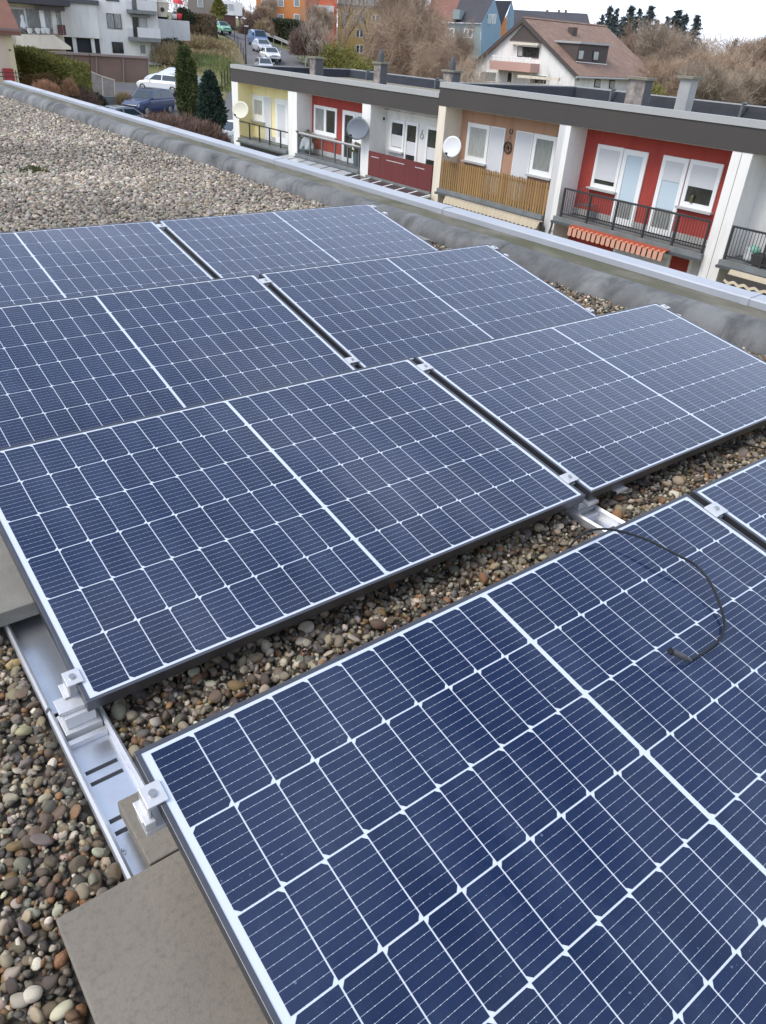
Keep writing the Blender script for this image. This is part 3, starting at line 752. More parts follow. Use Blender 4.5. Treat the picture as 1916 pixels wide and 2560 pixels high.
def dish(name_m, label, c, rw, rh, aim, par_x):
    """satellite dish: shallow oval bowl, arm with receiver, wall bracket"""
    d = thing('satellite_dish', label, 'satellite dish', tuple(c), 'satellite dishes on the balconies')
    a = np.asarray(aim, float); a /= np.linalg.norm(a)
    n = 28; u = np.cross((0, 0, 1.0), a); u /= np.linalg.norm(u); w = np.cross(a, u)
    vs, fs = [], []
    for i in range(7):
        t = i / 6
        for k in range(n):
            q = 2 * math.pi * k / n
            vs.append(np.asarray(c) + (u * math.cos(q) * rw + w * math.sin(q) * rh) * max(t, .01) + a * (.16 * t * t * rw - .05))
    nn = len(vs)
    vs += [v - a * .02 for v in vs]
    for off, flip in ((0, 1), (nn, 0)):
        for i in range(6):
            for k in range(n):
                f = (off + i * n + k, off + i * n + (k + 1) % n, off + (i + 1) * n + (k + 1) % n, off + (i + 1) * n + k); fs.append(f if flip else f[::-1])
    for k in range(n): fs.append((6 * n + k, 6 * n + (k + 1) % n, nn + 6 * n + (k + 1) % n, nn + 6 * n + k))
    MB().add(vs, fs).build('bowl', M[name_m], d, smooth=True)
    f0 = np.asarray(c) - w * rh * .95; tip = np.asarray(c) - w * rh * .75 + a * rh * .95
    MB().tube([f0, (f0 + tip) / 2 - w * .05, tip], .018, 6).build('arm', M['rail_grey'], d)
    MB().cyl(tip - a * .05, tip + a * .05, .045, .03, 10).build('receiver', M['rail_dark'], d)
    MB().tube([np.asarray(c) - a * .07, np.asarray(c) - a * .22, (par_x, c[1] + .02, c[2] - .15)], .025, 6).build('bracket', M['rail_grey'], d)
    return d
def side_upstand(h, y, top):
    o = MB().prism([(y - .40, top - .378), (y - .22, top - .16), (y - .16, top - .07), (y - .08, top - .041), (y - .001, top - .041), (y - .001, top - .378)], 'x', FX + .17, RX - .02).build('side_upstand', M['bitumen'], h)
    MB().box((FX + .171, y - .09, top - .039), (RX + .06, y + .02, top - .006)).build('side_coping', M['capline'], o)
G1, G2 = 'terraced houses of the left block', 'terraced houses of the right block'
# --- yellow house (far left end)
hy = house('yellow terraced house at the far left end of the flat roofed block', 31.40, 37.02, T1, 'render_yellow', .60, G1, low_wall='render_cream')
side_upstand(hy, 37.02, T1)
MB().box((FX + .014, 36.408, -3.2), (BX - .001, 36.416, -.72)).build('side_reveal', M['render_yellow'], hy)
window(hy, 35.22, 36.44, -2.30, -1.20, 1, 'glass_lace', fr=.22)
window(hy, 34.62, 35.20, -3.05, -1.19, 1, 'glass_lace', sill=False, name='balcony_door', fr=.03, shutter=.98)
window(hy, 33.05, 34.20, -3.05, -1.19, 1, 'glass_lace', sill=False, name='balcony_door', fr=.22, shutter=.97)
balcony(hy, 31.80, 36.40, -3.08)
MB().box((BX - .02, 31.80, -3.07), (BX - .002, 34.6, -2.86)).build('plinth', M['render_stone'], hy)
bars(hy, 'balcony_railing', 31.80, 36.38, -2.35, -3.02, FX + .02, M['rail_dark'], [35.39, 34.43, 33.47, 32.47], 0)
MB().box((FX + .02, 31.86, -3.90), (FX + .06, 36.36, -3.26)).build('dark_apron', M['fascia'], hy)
dish('dish_cream', 'cream satellite dish on the yellow house balcony', (FX - .20, 35.80, -1.84), .53, .38, (-.93, -.30, .25), FX + .15)
# --- red house of the left block
hr = house('red terraced house between the yellow and the white one, with glass railing', 26.20, 31.40, T1, 'render_red', .36, G1)
MB().box((FX + .013, 31.401, GROUND), (BX + .2, 31.78, T1 - .72)).build('party_wall', M['render_white'], hr)
window(hr, 29.06, 30.84, -2.27, -1.16, 2, ['glass_dark', 'glass_curtain'], fr=.12)
window(hr, 27.70, 28.62, -3.12, -1.16, 1, 'glass_dark', sill=False, name='balcony_door', fr=.16)
window(hr, 26.60, 27.68, -2.27, -1.16, 1, 'glass_dark', fr=.14)
MB().box((BX - .02, 28.64, -3.08), (BX - .002, 31.02, -2.90)).build('plinth', M['render_grey'], hr)
balcony(hr, 26.20, 31.03, -3.09)
rl = bars(hr, 'balcony_railing', 26.22, 30.98, -2.28, -3.06, FX + .02, M['rail_grey'], [30.93, 29.97, 29.01, 28.04, 27.1, 26.3], 0)
MB().box((FX + .0, 26.22, -2.27), (FX + .05, 30.98, -2.225)).build('handrail', M['rail_pale'], rl)
pb = pm('railing_glass', (.30, .10, .10), .08)
def clear_glass(name, tint):
    m = bpy.data.materials.new(name); m.use_nodes = True; N, L = m.node_tree.nodes, m.node_tree.links; N.clear()
    o = N.new('ShaderNodeOutputMaterial'); t = N.new('ShaderNodeBsdfTransparent'); g = N.new('ShaderNodeBsdfGlossy'); g.inputs['Roughness'].default_value = .03
    t.inputs['Color'].default_value = (*tint, 1); x = N.new('ShaderNodeMixShader'); x.inputs[0].default_value = .10
    L.new(t.outputs[0], x.inputs[1]); L.new(g.outputs[0], x.inputs[2]); L.new(x.outputs[0], o.inputs['Surface']); return m
M['clear'] = clear_glass('railing_clear_glass', (.86, .90, .92))
for a, b in ((30.93, 29.97), (29.97, 29.01), (29.01, 28.04), (28.04, 27.1), (27.1, 26.3)):
    MB().quad((FX + .036, b + .04, -3.0), (FX + .036, a - .04, -3.0), (FX + .036, a - .04, -2.34), (FX + .036, b + .04, -2.34)).build('glass_panel', M['clear'], rl)
# --- white house of the left block
hw = house('white terraced house with red brown balcony panel beside the red one', 21.705, 26.20, T1, 'render_white', .55, G1)
window(hw, 24.44, 25.34, -2.24, -1.17, 1, 'glass_dark', fr=.10, low=(.02, .52))
window(hw, 23.62, 24.38, -3.10, -1.16, 1, 'glass_dark', sill=False, name='balcony_door', fr=.10, low=(.36, .66))
window(hw, 22.35, 23.14, -3.10, -1.18, 1, 'glass_dark', sill=False, name='balcony_door', fr=.10, low=(.36, .64))
MB().box((BX - .09, 22.30, -.96), (BX - .002, 26.02, -.88)).build('beam', M['render_white'], hw)
pnl = MB().box((FX - .02, 21.72, -3.19), (FX + .03, 25.62, -2.31)).build('balcony_panel', M['brown_panel'], hw)
for i in range(5): MB().box((FX - .024, 21.74 + .775 * i, -3.17), (FX - .0205, 21.74 + .775 * i + .76, -2.33)).build('board', M['brown_panel'], pnl)
sl = MB()
for (ya, n_) in ((25.42, 7), (24.45, 16), (22.70, 8)):
    for i in range(n_): sl.box((FX - .0265, ya - .07 * i - .05, -2.50), (FX - .0245, ya - .07 * i, -2.475))
sl.build('light_slit', M['dish_white'], pnl)['kind'] = 'stuff'
balcony(hw, 21.72, 25.66, -3.19, th=.10)
lamp = MB().cyl((BX - .13, 25.76, -1.00), (BX - .13, 25.76, -1.12), .09, .05, 8).box((BX - .13, 25.72, -1.0), (BX - .003, 25.80, -.97)).build('wall_lamp', M['iron'], hw)
MB().cyl((BX - .13, 25.68, -1.14), (BX - .13, 25.68, -1.24), .05, .07, 8).build('lamp_shade', M['iron'], lamp)
orn = MB()
for k in range(14):
    t = 2 * math.pi * k / 14; t2 = 2 * math.pi * (k + 1) / 14
    orn.tube([(BX - .02, 23.40 + .085 * math.cos(t), -1.56 + .085 * math.sin(t)), (BX - .02, 23.40 + .085 * math.cos(t2), -1.56 + .085 * math.sin(t2))], .010, 5)
orn.tube([(BX - .02, 23.40, -1.47), (BX - .02, 23.42, -1.40), (BX - .02, 23.38, -1.34)], .012, 5)
tag(orn.build('wall_ornament', M['iron']), 'round wire ornament on the white wall between window and door', 'wall ornament')
dish('dish_grey', 'large dark grey satellite dish on the white pier of the left block', (FX - .30, 26.01, -1.58), .56, .40, (-.95, -.22, .22), FX + .02)
# --- tan house of the right block
ht = house('tan terraced house with yellow brown picket balcony in the right block', 15.93, 21.70, T2, 'render_tan', .38, G2, party_m='render_cream', slab_z=-2.95)
MB().box((FX + .013, 15.93, GROUND), (BX, 16.17, T2 - .72)).build('pier', M['render_grey'], ht)
window(ht, 19.84, 20.93, -2.02, -.83, 1, 'glass_lace', fr=.13)
window(ht, 19.10, 19.80, -2.92, -.83, 1, 'glass_lace', sill=False, name='balcony_door', fr=.03, shutter=.98)
window(ht, 17.83, 18.59, -2.92, -.83, 1, 'glass_lace', sill=False, name='balcony_door', fr=.03, shutter=.98)
window(ht, 16.82, 17.80, -2.02, -.83, 1, 'glass_curtain', fr=.13)
balcony(ht, 16.20, 21.30, -2.97)
pf = MB().box((FX + .03, 16.20, -2.22), (FX + .06, 21.28, -2.14)).box((FX + .03, 16.20, -2.84), (FX + .06, 21.28, -2.76)).build('picket_fence', M['wood_fence'], ht)
np_ = 46; pk = None
for i in range(np_):
    y = 16.22 + 5.03 * (i + .5) / np_; w = .0375
    z1 = -2.02 - .055 * abs(math.sin(i * .9)) * .4
    if pk is None:
        pk = MB().prism([(-w, -.95), (w, -.95), (w, -.035), (w * .5, -.004), (-w * .5, -.004), (-w, -.035)], 'x', 0, .022).build('picket', M['wood_fence'], pf, local=True)
        o = pk
    else:
        o = pk.copy(); col.objects.link(o); o.parent = pf
    off = np.array(root_of(pf).location)
    o.location = (FX + .006 - off[0], y - off[1], z1 - off[2] + rnd.uniform(-.008, .008))
    o.rotation_euler = (rnd.uniform(-.012, .012), 0, 0)
side_upstand(ht, 21.70, T2)
aw = MB(); nfl = 24
for i in range(nfl):
    y0, y1 = 16.10 + 4.5 * i / nfl, 16.10 + 4.5 * (i + 1) / nfl; ym = (y0 + y1) / 2
    aw.quad((FX - .28, y0, -3.14), (FX - .31, ym, -3.14), (FX - .42, ym, -3.35), (FX - .38, y0, -3.315)); aw.quad((FX - .31, ym, -3.14), (FX - .28, y1, -3.14), (FX - .38, y1, -3.315), (FX - .42, ym, -3.35))
aw.box((FX - .28, 16.1, -3.145), (FX - .1, 20.6, -3.12)).box((FX - .275, 16.1, -3.9), (FX - .27, 20.6, -3.15))
aw.build('awning', M['awning_cream'], ht, fix=False)
MB().box((FX - .268, 16.1, -4.3), (FX - .25, 20.6, -3.16)).build('awning_shade_sheet', M['fascia'], ht)  # solid dark sheet that paints in the shade below the awning
MB().tube([(FX - .12, 16.20, -3.08), (FX - .10, 16.16, -3.22), (FX + .0, 16.10, -3.34), (FX - .02, 16.08, -3.7)], .035, 8).build('downpipe', M['gutter'], ht)
dish('dish_white', 'white oval satellite dish by the cream pier above the picket balcony', (FX - .18, 20.62, -1.55), .36, .34, (-.93, -.30, .2), FX + .2)
whl = thing('wagon_wheel', 'small brown wagon wheel ornament hanging under a horseshoe on the tan wall', 'wagon wheel', (BX - .03, 18.90, -1.56))
wm = MB(); ring = [(BX - .035, 18.90 + .165 * math.cos(2 * math.pi * k / 20), -1.38 + .165 * math.sin(2 * math.pi * k / 20)) for k in range(21)]
wm.tube(ring, .022, 6); wm.build('rim', M['iron'], whl)
for k in range(6):
    t = math.pi * k / 3; MB().cyl((BX - .035, 18.90, -1.38), (BX - .035, 18.90 + .15 * math.cos(t), -1.38 + .15 * math.sin(t)), .012, n=6).build('spoke', M['iron'], whl)
MB().cyl((BX - .06, 18.90, -1.38), (BX - .01, 18.90, -1.38), .05, n=10).build('hub', M['iron'], whl)
MB().tube([(BX - .03, 18.76, -1.29), (BX - .02, 18.86, -1.02), (BX - .03, 19.04, -1.29)], .007, 5).build('hanger', M['iron'], whl)
hs = [(BX - .02, 18.86 + .06 * math.cos(t), -.90 + .07 * math.sin(t)) for t in [math.pi * (.85 + 1.3 * k / 10) for k in range(11)]]
tag(MB().tube([(BX - .02, 18.805, -.82)] + hs + [(BX - .02, 18.915, -.82)], .012, 6).build('horseshoe', M['iron']), 'iron horseshoe nailed to the tan wall above the wagon wheel', 'horseshoe')
# --- red house of the right block
h2 = house('red terraced house with dark barred balcony in the right block', 10.25, 15.93, T2, 'render_red', .20, G2, slab_z=-2.86, low_wall='render_red')
window(h2, 14.27, 15.22, -2.0, -.82, 1, 'glass_dark', fr=.10, shutter=.86)
window(h2, 13.42, 14.25, -2.84, -.83, 1, 'glass_curtain', sill=False, name='balcony_door', fr=.14, blind=.68)
window(h2, 12.10, 12.92, -2.84, -.82, 1, 'glass_curtain', sill=False, name='balcony_door', fr=.12, shutter=.28, blind=.52)
w2 = window(h2, 11.07, 12.06, -1.99, -.81, 1, 'glass_dark', fr=.11, shutter=.56)
MB().lathe([(.001, 0), (.035, 0), (.045, .02), (.045, .16), (.025, .2), (.001, .21)], (BX - .055, 11.72, -1.86), (0, 0, 1), 10).build('cactus', M['leafy'], w2)
MB().box((BX - .03, 10.55, -2.85), (BX - .002, 15.72, -2.68)).build('plinth', M['render_stone'], h2)
balcony(h2, 10.50, 15.72, -2.88, proud=.12)
r2 = bars(h2, 'balcony_railing', 10.56, 15.55, -2.06, -2.80, FX + .0, M['rail_dark'], [15.53, 14.52, 13.54, 12.50, 11.52, 10.58], 58)
def striped(par, y0, y1, n):
    a = MB().box((FX - .34, y0, -2.99), (FX - .15, y1, -2.97)).quad((FX - .30, y0, -2.985), (FX - .30, y1, -2.985), (FX - .44, y1, -3.02), (FX - .44, y0, -3.02)).build('awning', M['awning_red'], par, fix=False)
    for i in range(n):
        ya, yb = y0 + (y1 - y0) * i / n, y0 + (y1 - y0) * (i + .74) / n
        MB().quad((FX - .442, ya, -3.02), (FX - .442, yb, -3.02), (FX - .46, yb, -3.225), (FX - .46, (ya + yb) / 2, -3.25), (FX - .46, ya, -3.225)).build('awning_flap', M['awning_salmon'], a, fix=False)
        MB().quad((FX - .305, ya, -2.981), (FX - .305, yb - .07, -2.981), (FX - .438, yb - .07, -3.015), (FX - .438, ya, -3.015)).build('awning_stripe', M['awning_salmon'], a, fix=False)
    MB().box((FX - .425, y0, -3.22), (FX - .415, y1, -3.03)).build('awning_back', M['awning_dark'], a)
striped(h2, 11.42, 14.82, 19)
window(h2, 10.62, 11.30, -4.6, -3.14, 1, 'glass_dark', sill=False, fr=.10, shutter=.9, X=BX)
window(h2, 11.9, 13.9, -4.9, -3.3, 1, 'glass_dark', sill=False, fr=.10, shutter=.9, X=BX)
MB().tube([(FX - .14, 15.70, -3.05), (FX - .12, 15.72, -3.2), (FX + .0, 15.86, -3.38), (FX - .02, 15.88, -3.8)], .035, 8).build('downpipe', M['gutter'], h2)
# balcony chair behind the bars
ch = thing('garden_chair', 'thin wire garden chair behind the dark bars of the red balcony', 'chair', (BX - .35, 14.95, -2.87))
MB().box((BX - .55, 14.75, -2.48), (BX - .15, 15.15, -2.46)).build('seat', M['rail_grey'], ch)
MB().tube([(BX - .15, 15.15, -2.47), (BX - .12, 15.17, -2.05), (BX - .35, 15.18, -2.02), (BX - .55, 15.17, -2.05), (BX - .55, 15.15, -2.47)], .012, 5).build('backrest', M['rail_grey'], ch)
for a_, b_ in ((-.55, 14.75), (-.55, 15.15), (-.15, 14.75), (-.15, 15.15)): MB().cyl((BX + a_, b_, -2.875), (BX + a_, b_, -2.48), .012, n=6).build('leg', M['rail_grey'], ch)
# --- white end house of the right block
h3 = house('white grey terraced house cut off by the right picture edge', 4.6, 10.25, T2, 'render_grey', .28, G2, slab_z=-2.86)
MB().box((FX + .013, 10.253, GROUND), (BX, 10.51, T2 - .72)).build('pier', M['render_white'], h3)
MB().box((FX + .008, 10.247, GROUND), (FX + .0115, 10.257, T2 - .72)).build('joint', M['fascia'], h3)
MB().box((BX - .25, 8.2, -.46), (BX - .003, 9.45, -.40)).build('lintel', M['render_white'], h3)
window(h3, 8.0, 9.25, -1.95, -.80, 1, 'glass_dark', fr=.11, shutter=.5)
balcony(h3, 4.7, 9.97, -2.88, proud=.14)
bars(h3, 'balcony_railing', 4.8, 9.93, -2.05, -2.80, FX + .0, M['rail_dark'], [9.91, 8.93, 7.9, 6.9, 5.9], 60)
aw = MB(); n_ = 14
prof_ = []
for i in range(n_):
    y0, y1 = 5.5 + 4.0 * i / n_, 5.5 + 4.0 * (i + 1) / n_; ym = (y0 + y1) / 2
    aw.quad((FX - .30, y0, -3.0), (FX - .30, y1, -3.0), (FX - .50, y1, -3.28), (FX - .50, ym, -3.345), (FX - .50, y0, -3.28))
aw.build('awning', M['awning_cream'], h3, fix=False)
MB().box((FX - .46, 5.5, -4.2), (FX - .44, 9.5, -3.1)).build('valance_shade_sheet', M['fascia'], h3)  # dark sheet added as painted shade behind the scalloped awning edge
bag = thing('plastic_bag', 'white and green plastic bag with planter behind the bars at the right edge', 'bag', (BX - .45, 9.42, -2.87))
MB().lathe([(.001, 0), (.14, 0), (.17, .12), (.13, .28), (.16, .34), (.06, .38)], (BX - .45, 9.42, -2.87), (0.05, 0.05, 1), 10).build('bag_body', M['dish_white'], bag, smooth=True)
MB().lathe([(.12, .25), (.175, .33), (.10, .40), (.001, .41)], (BX - .45, 9.40, -2.87), (0.05, -0.1, 1), 8).build('bag_top', pm('bag_green', (.25, .50, .38), .6), bag, smooth=True)
tag(MB().prism([(8.55, -2.875), (9.2, -2.875), (9.3, -2.62), (8.5, -2.62)], 'x', BX - .7, BX - .25).build('planter_box', M['fascia'],), 'dark grey planter box on the balcony at the right picture edge', 'planter')

# --- canopy of flat panes in front of the two left block houses
def canopy(label, y0, y1, n, m, name_bar, zs, bar_m):
    c = thing('glass_canopy', label, 'canopy', (FX - .9, (y0 + y1) / 2, -3.4), 'canopies below the left block balconies')
    X0, X1 = FX - .12, FX - 2.3
    for i in range(n):
        a = y0 + (y1 - y0) * i / n; b = y0 + (y1 - y0) * (i + 1) / n
        MB().add([(X0, a + .04, zs), (X0, b - .04, zs), (X1, b - .04, zs - .30), (X1, a + .04, zs - .30), (X0, a + .04, zs - .02), (X0, b - .04, zs - .02), (X1, b - .04, zs - .32), (X1, a + .04, zs - .32)],
                 [(0, 1, 2, 3), (7, 6, 5, 4), (0, 4, 5, 1), (1, 5, 6, 2), (2, 6, 7, 3), (3, 7, 4, 0)]).build('pane', m, c)
    for i in range(n + 1):
        a = y0 + (y1 - y0) * i / n
        MB().add([(X0, a - .035, zs + .01), (X0, a + .035, zs + .01), (X1, a + .035, zs - .29), (X1, a - .035, zs - .29), (X0, a - .035, zs - .07), (X0, a + .035, zs - .07), (X1, a + .035, zs - .37), (X1, a - .035, zs - .37)],
                 [(0, 1, 2, 3), (7, 6, 5, 4), (0, 4, 5, 1), (1, 5, 6, 2), (2, 6, 7, 3), (3, 7, 4, 0)]).build('bar', bar_m, c)
    for a in (y0 + .1, y1 - .1): MB().box((X1 + .05, a - .05, GROUND), (X1 + .15, a + .05, zs - .34)).build('post', bar_m, c)
canopy('pale frosted canopy below the glass railing of the red house', 26.35, 31.6, 6, M['canopy_glass'], 'bar', -3.22, M['rail_grey'])
canopy('dark paned canopy with white bars below the red brown balcony panel', 21.6, 26.1, 6, M['canopy_dark'], 'bar', -3.26, M['win_white'])

# --- things on the red balcony
def plant(label, c, pot_m, s, hue='leafy', tarp=False):
    t = thing('potted_plant', label, 'potted plant', c)
    MB().lathe([(.001, 0), (.14 * s, 0), (.19 * s, .42 * s), (.001, .40 * s)], c, (0, 0, 1), 12).build('pot', M[pot_m], t)
    lf = MB(); r = random.Random(int(c[1] * 100))
    for i in range(70):
        th = r.uniform(0, 6.28); ph = r.uniform(-.1, 1.4); q = r.uniform(.08, .32) * s
        p = np.array([c[0] + q * math.cos(th) * math.cos(ph), c[1] + q * math.sin(th) * math.cos(ph), c[2] + .42 * s + q * math.sin(ph)])
        d = np.array([r.uniform(-1, 1), r.uniform(-1, 1), r.uniform(-.3, 1)]) * .09 * s; e = np.array([r.uniform(-1, 1), r.uniform(-1, 1), r.uniform(-1, 1)]) * .05 * s
        lf.quad(p, p + d + e, p + d * 1.8, p + d - e)
    lf.build('foliage', M[hue], t, fix=False)
    return t
plant('withered brown plant in a pot at the left end of the glass railing', (FX + .3, 30.72, -3.08), 'pot', 1.25)
plant('small green plant in a dark pot behind the grey satellite dish', (FX + .3, 26.75, -3.08), 'pot', 1.25)
tp = MB(); r = random.Random(9); nn = 9
vs = [(FX + .10 + .07 * math.sin(i * 1.3 + j), 30.9 - 1.0 * i / (nn - 1), -2.38 - .62 * j / 6 * (1 - .35 * i / nn) + .03 * math.sin(i * 2.1)) for i in range(nn) for j in range(7)]
tp.add(vs, [(i * 7 + j, i * 7 + j + 1, (i + 1) * 7 + j + 1, (i + 1) * 7 + j) for i in range(nn - 1) for j in range(6)])
tg = tp.build('tarpaulin', M['render_grey'], fix=False, smooth=True); so = tg.modifiers.new('thickness', 'SOLIDIFY'); so.thickness = .01
tag(tg, 'crumpled grey tarpaulin hanging inside the left end of the glass railing', 'tarpaulin')

# --- chimneys and vents stand on the roofs
def chimney(par, px0, px1, pyb, pyt, X, top, body, side, cowl=None, split=.5):
    pxm = px0 + (px1 - px0) * split; pyc = (pyb + pyt) / 2
    yA = on_x(pxm, pyc, X)[1]; yB = on_x(px0, pyc, X)[1]; zc = on_x(pxm, pyc, X)[2]
    lo, hi = .1, 2.5
    for _ in range(30):
        m_ = (lo + hi) / 2
        if project((X + m_, yA, zc))[0] < px1: lo = m_
        else: hi = m_
    dep = lo
    z0 = top - .38; z1 = on_x((px0 + px1) / 2, pyt, X)[2]
    c = MB().box((X, yA, z0), (X + dep, yB, z1 - .07)).build('chimney', M[body], par)
    MB().box((X - .004, yA - .004, z0 + .02), (X + dep * .96, yA + .0, z1 - .075)).build('slate_side', M[side], c)
    MB().box((X - .08, yA - .08, z1 - .07), (X + dep + .08, yB + .08, z1)).build('cap', M['chimney_cap'], c)
    if cowl:
        m = (yA + yB) / 2
        MB().lathe([(.13, 0), (.13, .28), (.09, .40), (.03, .50), (.001, .52)], (X + dep / 2, m, z1), (0, 0, 1), 12).build('cowl', M['slate'], c, smooth=True)
    return c
q = lambda a, b: (560 + a / 5.52, 130 + b / 5.52)
chimney(hy, *[q(1185, 0)[0], q(1375, 0)[0]], q(0, 325)[1], q(0, 70)[1], 22.3, T1, 'chimney', 'slate', split=.42)
q = lambda a, b: (840 + a / 5.52, 150 + b / 5.52)
chimney(hr, q(525, 0)[0], q(710, 0)[0], q(0, 275)[1], q(0, 30)[1], 22.3, T1, 'chimney', 'slate', cowl=True)
q = lambda a, b: (1060 + a / 5.52, b / 5.52)
chimney(hw, q(265, 0)[0], q(505, 0)[0], q(0, 1150)[1], q(0, 970)[1], 23.0, T1, 'chimney', 'slate', cowl=True, split=.58)
q = lambda a, b: (1340 + a / 2.875, b / 2.875)
chimney(ht, q(655, 0)[0], q(835, 0)[0], q(0, 720)[1], q(0, 555)[1], 22.0, T2, 'chimney', 'slate', split=.70)
chimney(h2, q(1020, 0)[0], q(1150, 0)[0], q(0, 780)[1], q(0, 545)[1], 20.6, T2, 'chimney_pale', 'chimney_pale', split=.62)
for par_, px_, top in ((hr, 910, T1), (hw, 1083, T1), (ht, 1528, T2), (h2, 1868, T2)):
    y = on_x(px_, 200, 24.6)[1]
    MB().tube([(24.75, y, top - .38), (24.75, y, top - .02), (24.80, y, top + .03), (24.95, y, top + .03)], .045, 8).build('vent_pipe', M['gutter'], par_)
# left end wall of the left block, outer plaster
MB().box((FX + .02, 37.021, GROUND), (RX, 37.06, T1 - .05)).build('end_wall', M['render_white'], hy)

# ------------------------------------------------------------------ the land beyond: street, yard, grass bank, road up the hill
M['asphalt'] = pm('asphalt', (.115, .115, .120), .9, var=(.085, .085, .09), var_scale=.5, var_amt=.8, bump=.2, bump_scale=30)
M['asphalt_new'] = pm('road_asphalt', (.135, .132, .132), .9, var=(.105, .103, .104), var_scale=.25, var_amt=.8, bump=.2, bump_scale=30)
M['paving'] = pm('pale_paving', (.34, .31, .27), .9, var=(.26, .24, .21), var_scale=1, var_amt=.7)
M['kerb'] = pm('kerb_stone', (.36, .35, .33), .9)
M['ground'] = pm('winter_ground', (.20, .15, .08), .95, var=(.10, .15, .035), var_scale=.09, var_amt=1.0, dirt=(.21, .16, .095), dirt_scale=.35, dirt_amt=.8, bump=.5, bump_scale=6)
M['drygrass'] = pm('dry_grass', (.36, .28, .155), .9, var=(.24, .175, .09), var_scale=.5, var_amt=.9)
M['grass'] = pm('green_grass', (.16, .22, .06), .9, var=(.17, .16, .06), var_scale=.6, var_amt=.8)
PB = [(0, -6.9), (40, -6.7), (46, -5.9), (58, -5.2), (66, -4.5), (74, -3.5), (78, -3.05), (86, -1.95), (92, -1.5), (105, -.75), (115, -.25), (125, .3), (130, .7), (150, 2.0), (200, 3.2), (300, 4.5), (700, 9), (1500, 14)]
PR = [(0, -6.9), (40, -6.7), (46, -6.0), (58, -5.3), (66, -4.7), (80, -4.2), (90, -3.5), (98, -2.5), (105, -1.6), (122, -.45), (130, .5), (150, 1.6), (200, 2.6), (300, 3.5), (700, 8), (1500, 14)]
PV = [(0, -6.9), (40, -6.8), (60, -7.2), (95, -7.4), (120, -6.6), (160, -5), (200, -3), (300, .5), (700, 5), (1500, 9)]
def lerp_tab(T, r):
    return float(np.interp(r, [a for a, _ in T], [b for _, b in T]))
def azim(px):
    v = ray(px, hor(px)); return math.atan2(v[0], v[1])
AZ0, AZ1, AZ2, AZ3 = azim(572), azim(606), azim(770), azim(960)
def h_at(x, y):
    dx, dy = x - CAM[0], y - CAM[1]; r = math.hypot(dx, dy); a = math.atan2(dx, dy)
    t = min(1, max(0, (a - AZ0) / (AZ1 - AZ0))); t = t * t * (3 - 2 * t)
    q = min(1, max(0, (a - AZ2) / (AZ3 - AZ2))); q = q * q * (3 - 2 * q)
    return lerp_tab(PB, r) * (1 - t) + (lerp_tab(PR, r) * (1 - q) + lerp_tab(PV, r) * q) * t
def gp(px, r, dz=0.0):
    a = azim(px); x, y = CAM[0] + r * math.sin(a), CAM[1] + r * math.cos(a)
    return np.array([x, y, h_at(x, y) + dz])
vs, fs = [], []
rs = [4, 12, 20, 28, 36] + list(np.arange(40, 140, 2.0)) + [145, 152, 160, 175, 190, 210, 240, 280, 330, 400, 500, 650, 850, 1100, 1500]
azs = sorted([R_(t) for t in range(-180, 180, 6)] + [R_(t) for t in np.arange(8, 66, .75)])
for r in rs:
    for a in azs:
        x, y = CAM[0] + r * math.sin(a), CAM[1] + r * math.cos(a)
        vs.append((x, y, h_at(x, y)))
n = len(azs)
fs = [(i * n + j, i * n + (j + 1) % n, (i + 1) * n + (j + 1) % n, (i + 1) * n + j) for i in range(len(rs) - 1) for j in range(n)]
tag(MB().add(vs, fs).build('ground', M['ground'], smooth=True), kind='structure')
def sheet(name, left, right, m, dz, sub=6, kind='structure'):
    """strip between two edges given as (pixel column, range) pairs, draped on the ground"""
    def dens(E): 
        out = []
        for i in range(len(E) - 1):
            for k in range(sub): t = k / sub; out.append((E[i][0] * (1 - t) + E[i + 1][0] * t, E[i][1] * (1 - t) + E[i + 1][1] * t))
        return out + [E[-1]]
    A, B = dens(left), dens(right); W = 8; V = []
    for (p, r), (q, s) in zip(A, B):
        a, b = gp(p, r), gp(q, s)
        for k in range(W + 1):
            t = k / W; x, y = a[0] * (1 - t) + b[0] * t, a[1] * (1 - t) + b[1] * t
            V.append((x, y, h_at(x, y) + dz))
    F = [(i * (W + 1) + k, i * (W + 1) + k + 1, (i + 1) * (W + 1) + k + 1, (i + 1) * (W + 1) + k) for i in range(len(A) - 1) for k in range(W)]
    o = MB().add(V, F).build(name, m, smooth=True); tag(o, kind=kind); return o
sheet('street', [(150, 50), (150, 64)], [(640, 50), (640, 64)], M['asphalt'], .10)
sheet('yard', [(225, 64.3), (235, 77)], [(462, 64.3), (450, 77)], M['asphalt'], .13)
sheet('road', [(540, 64.2), (556, 72), (590, 84), (618, 92), (612, 100), (600, 110), (588, 119), (560, 127), (500, 131.5), (440, 133)],
      [(690, 64.2), (720, 72), (760, 84), (772, 92), (766, 100), (750, 108), (718, 118), (668, 126), (600, 134), (520, 139), (440, 141)][:10], M['asphalt_new'], .12)
sheet('footpath', [(455, 119), (478, 118), (520, 122), (548, 124)], [(440, 128), (478, 130), (520, 130), (545, 127.5)], M['paving'], .10)
kb = MB()
for i in range(16):
    a, b = gp(418 + 2.6 * i, 64.4, .06), gp(418 + 2.6 * (i + 1) - .2, 64.4, .06)
    kb.add([a, b, b + [0, .25, 0], a + [0, .25, 0], a + [0, 0, .16], b + [0, 0, .16], b + [0, .25, .16], a + [0, .25, .16]], [(0, 1, 5, 4), (4, 5, 6, 7), (1, 2, 6, 5), (2, 3, 7, 6), (3, 0, 4, 7)])
tag(kb.build('kerb', M['kerb']), kind='structure')
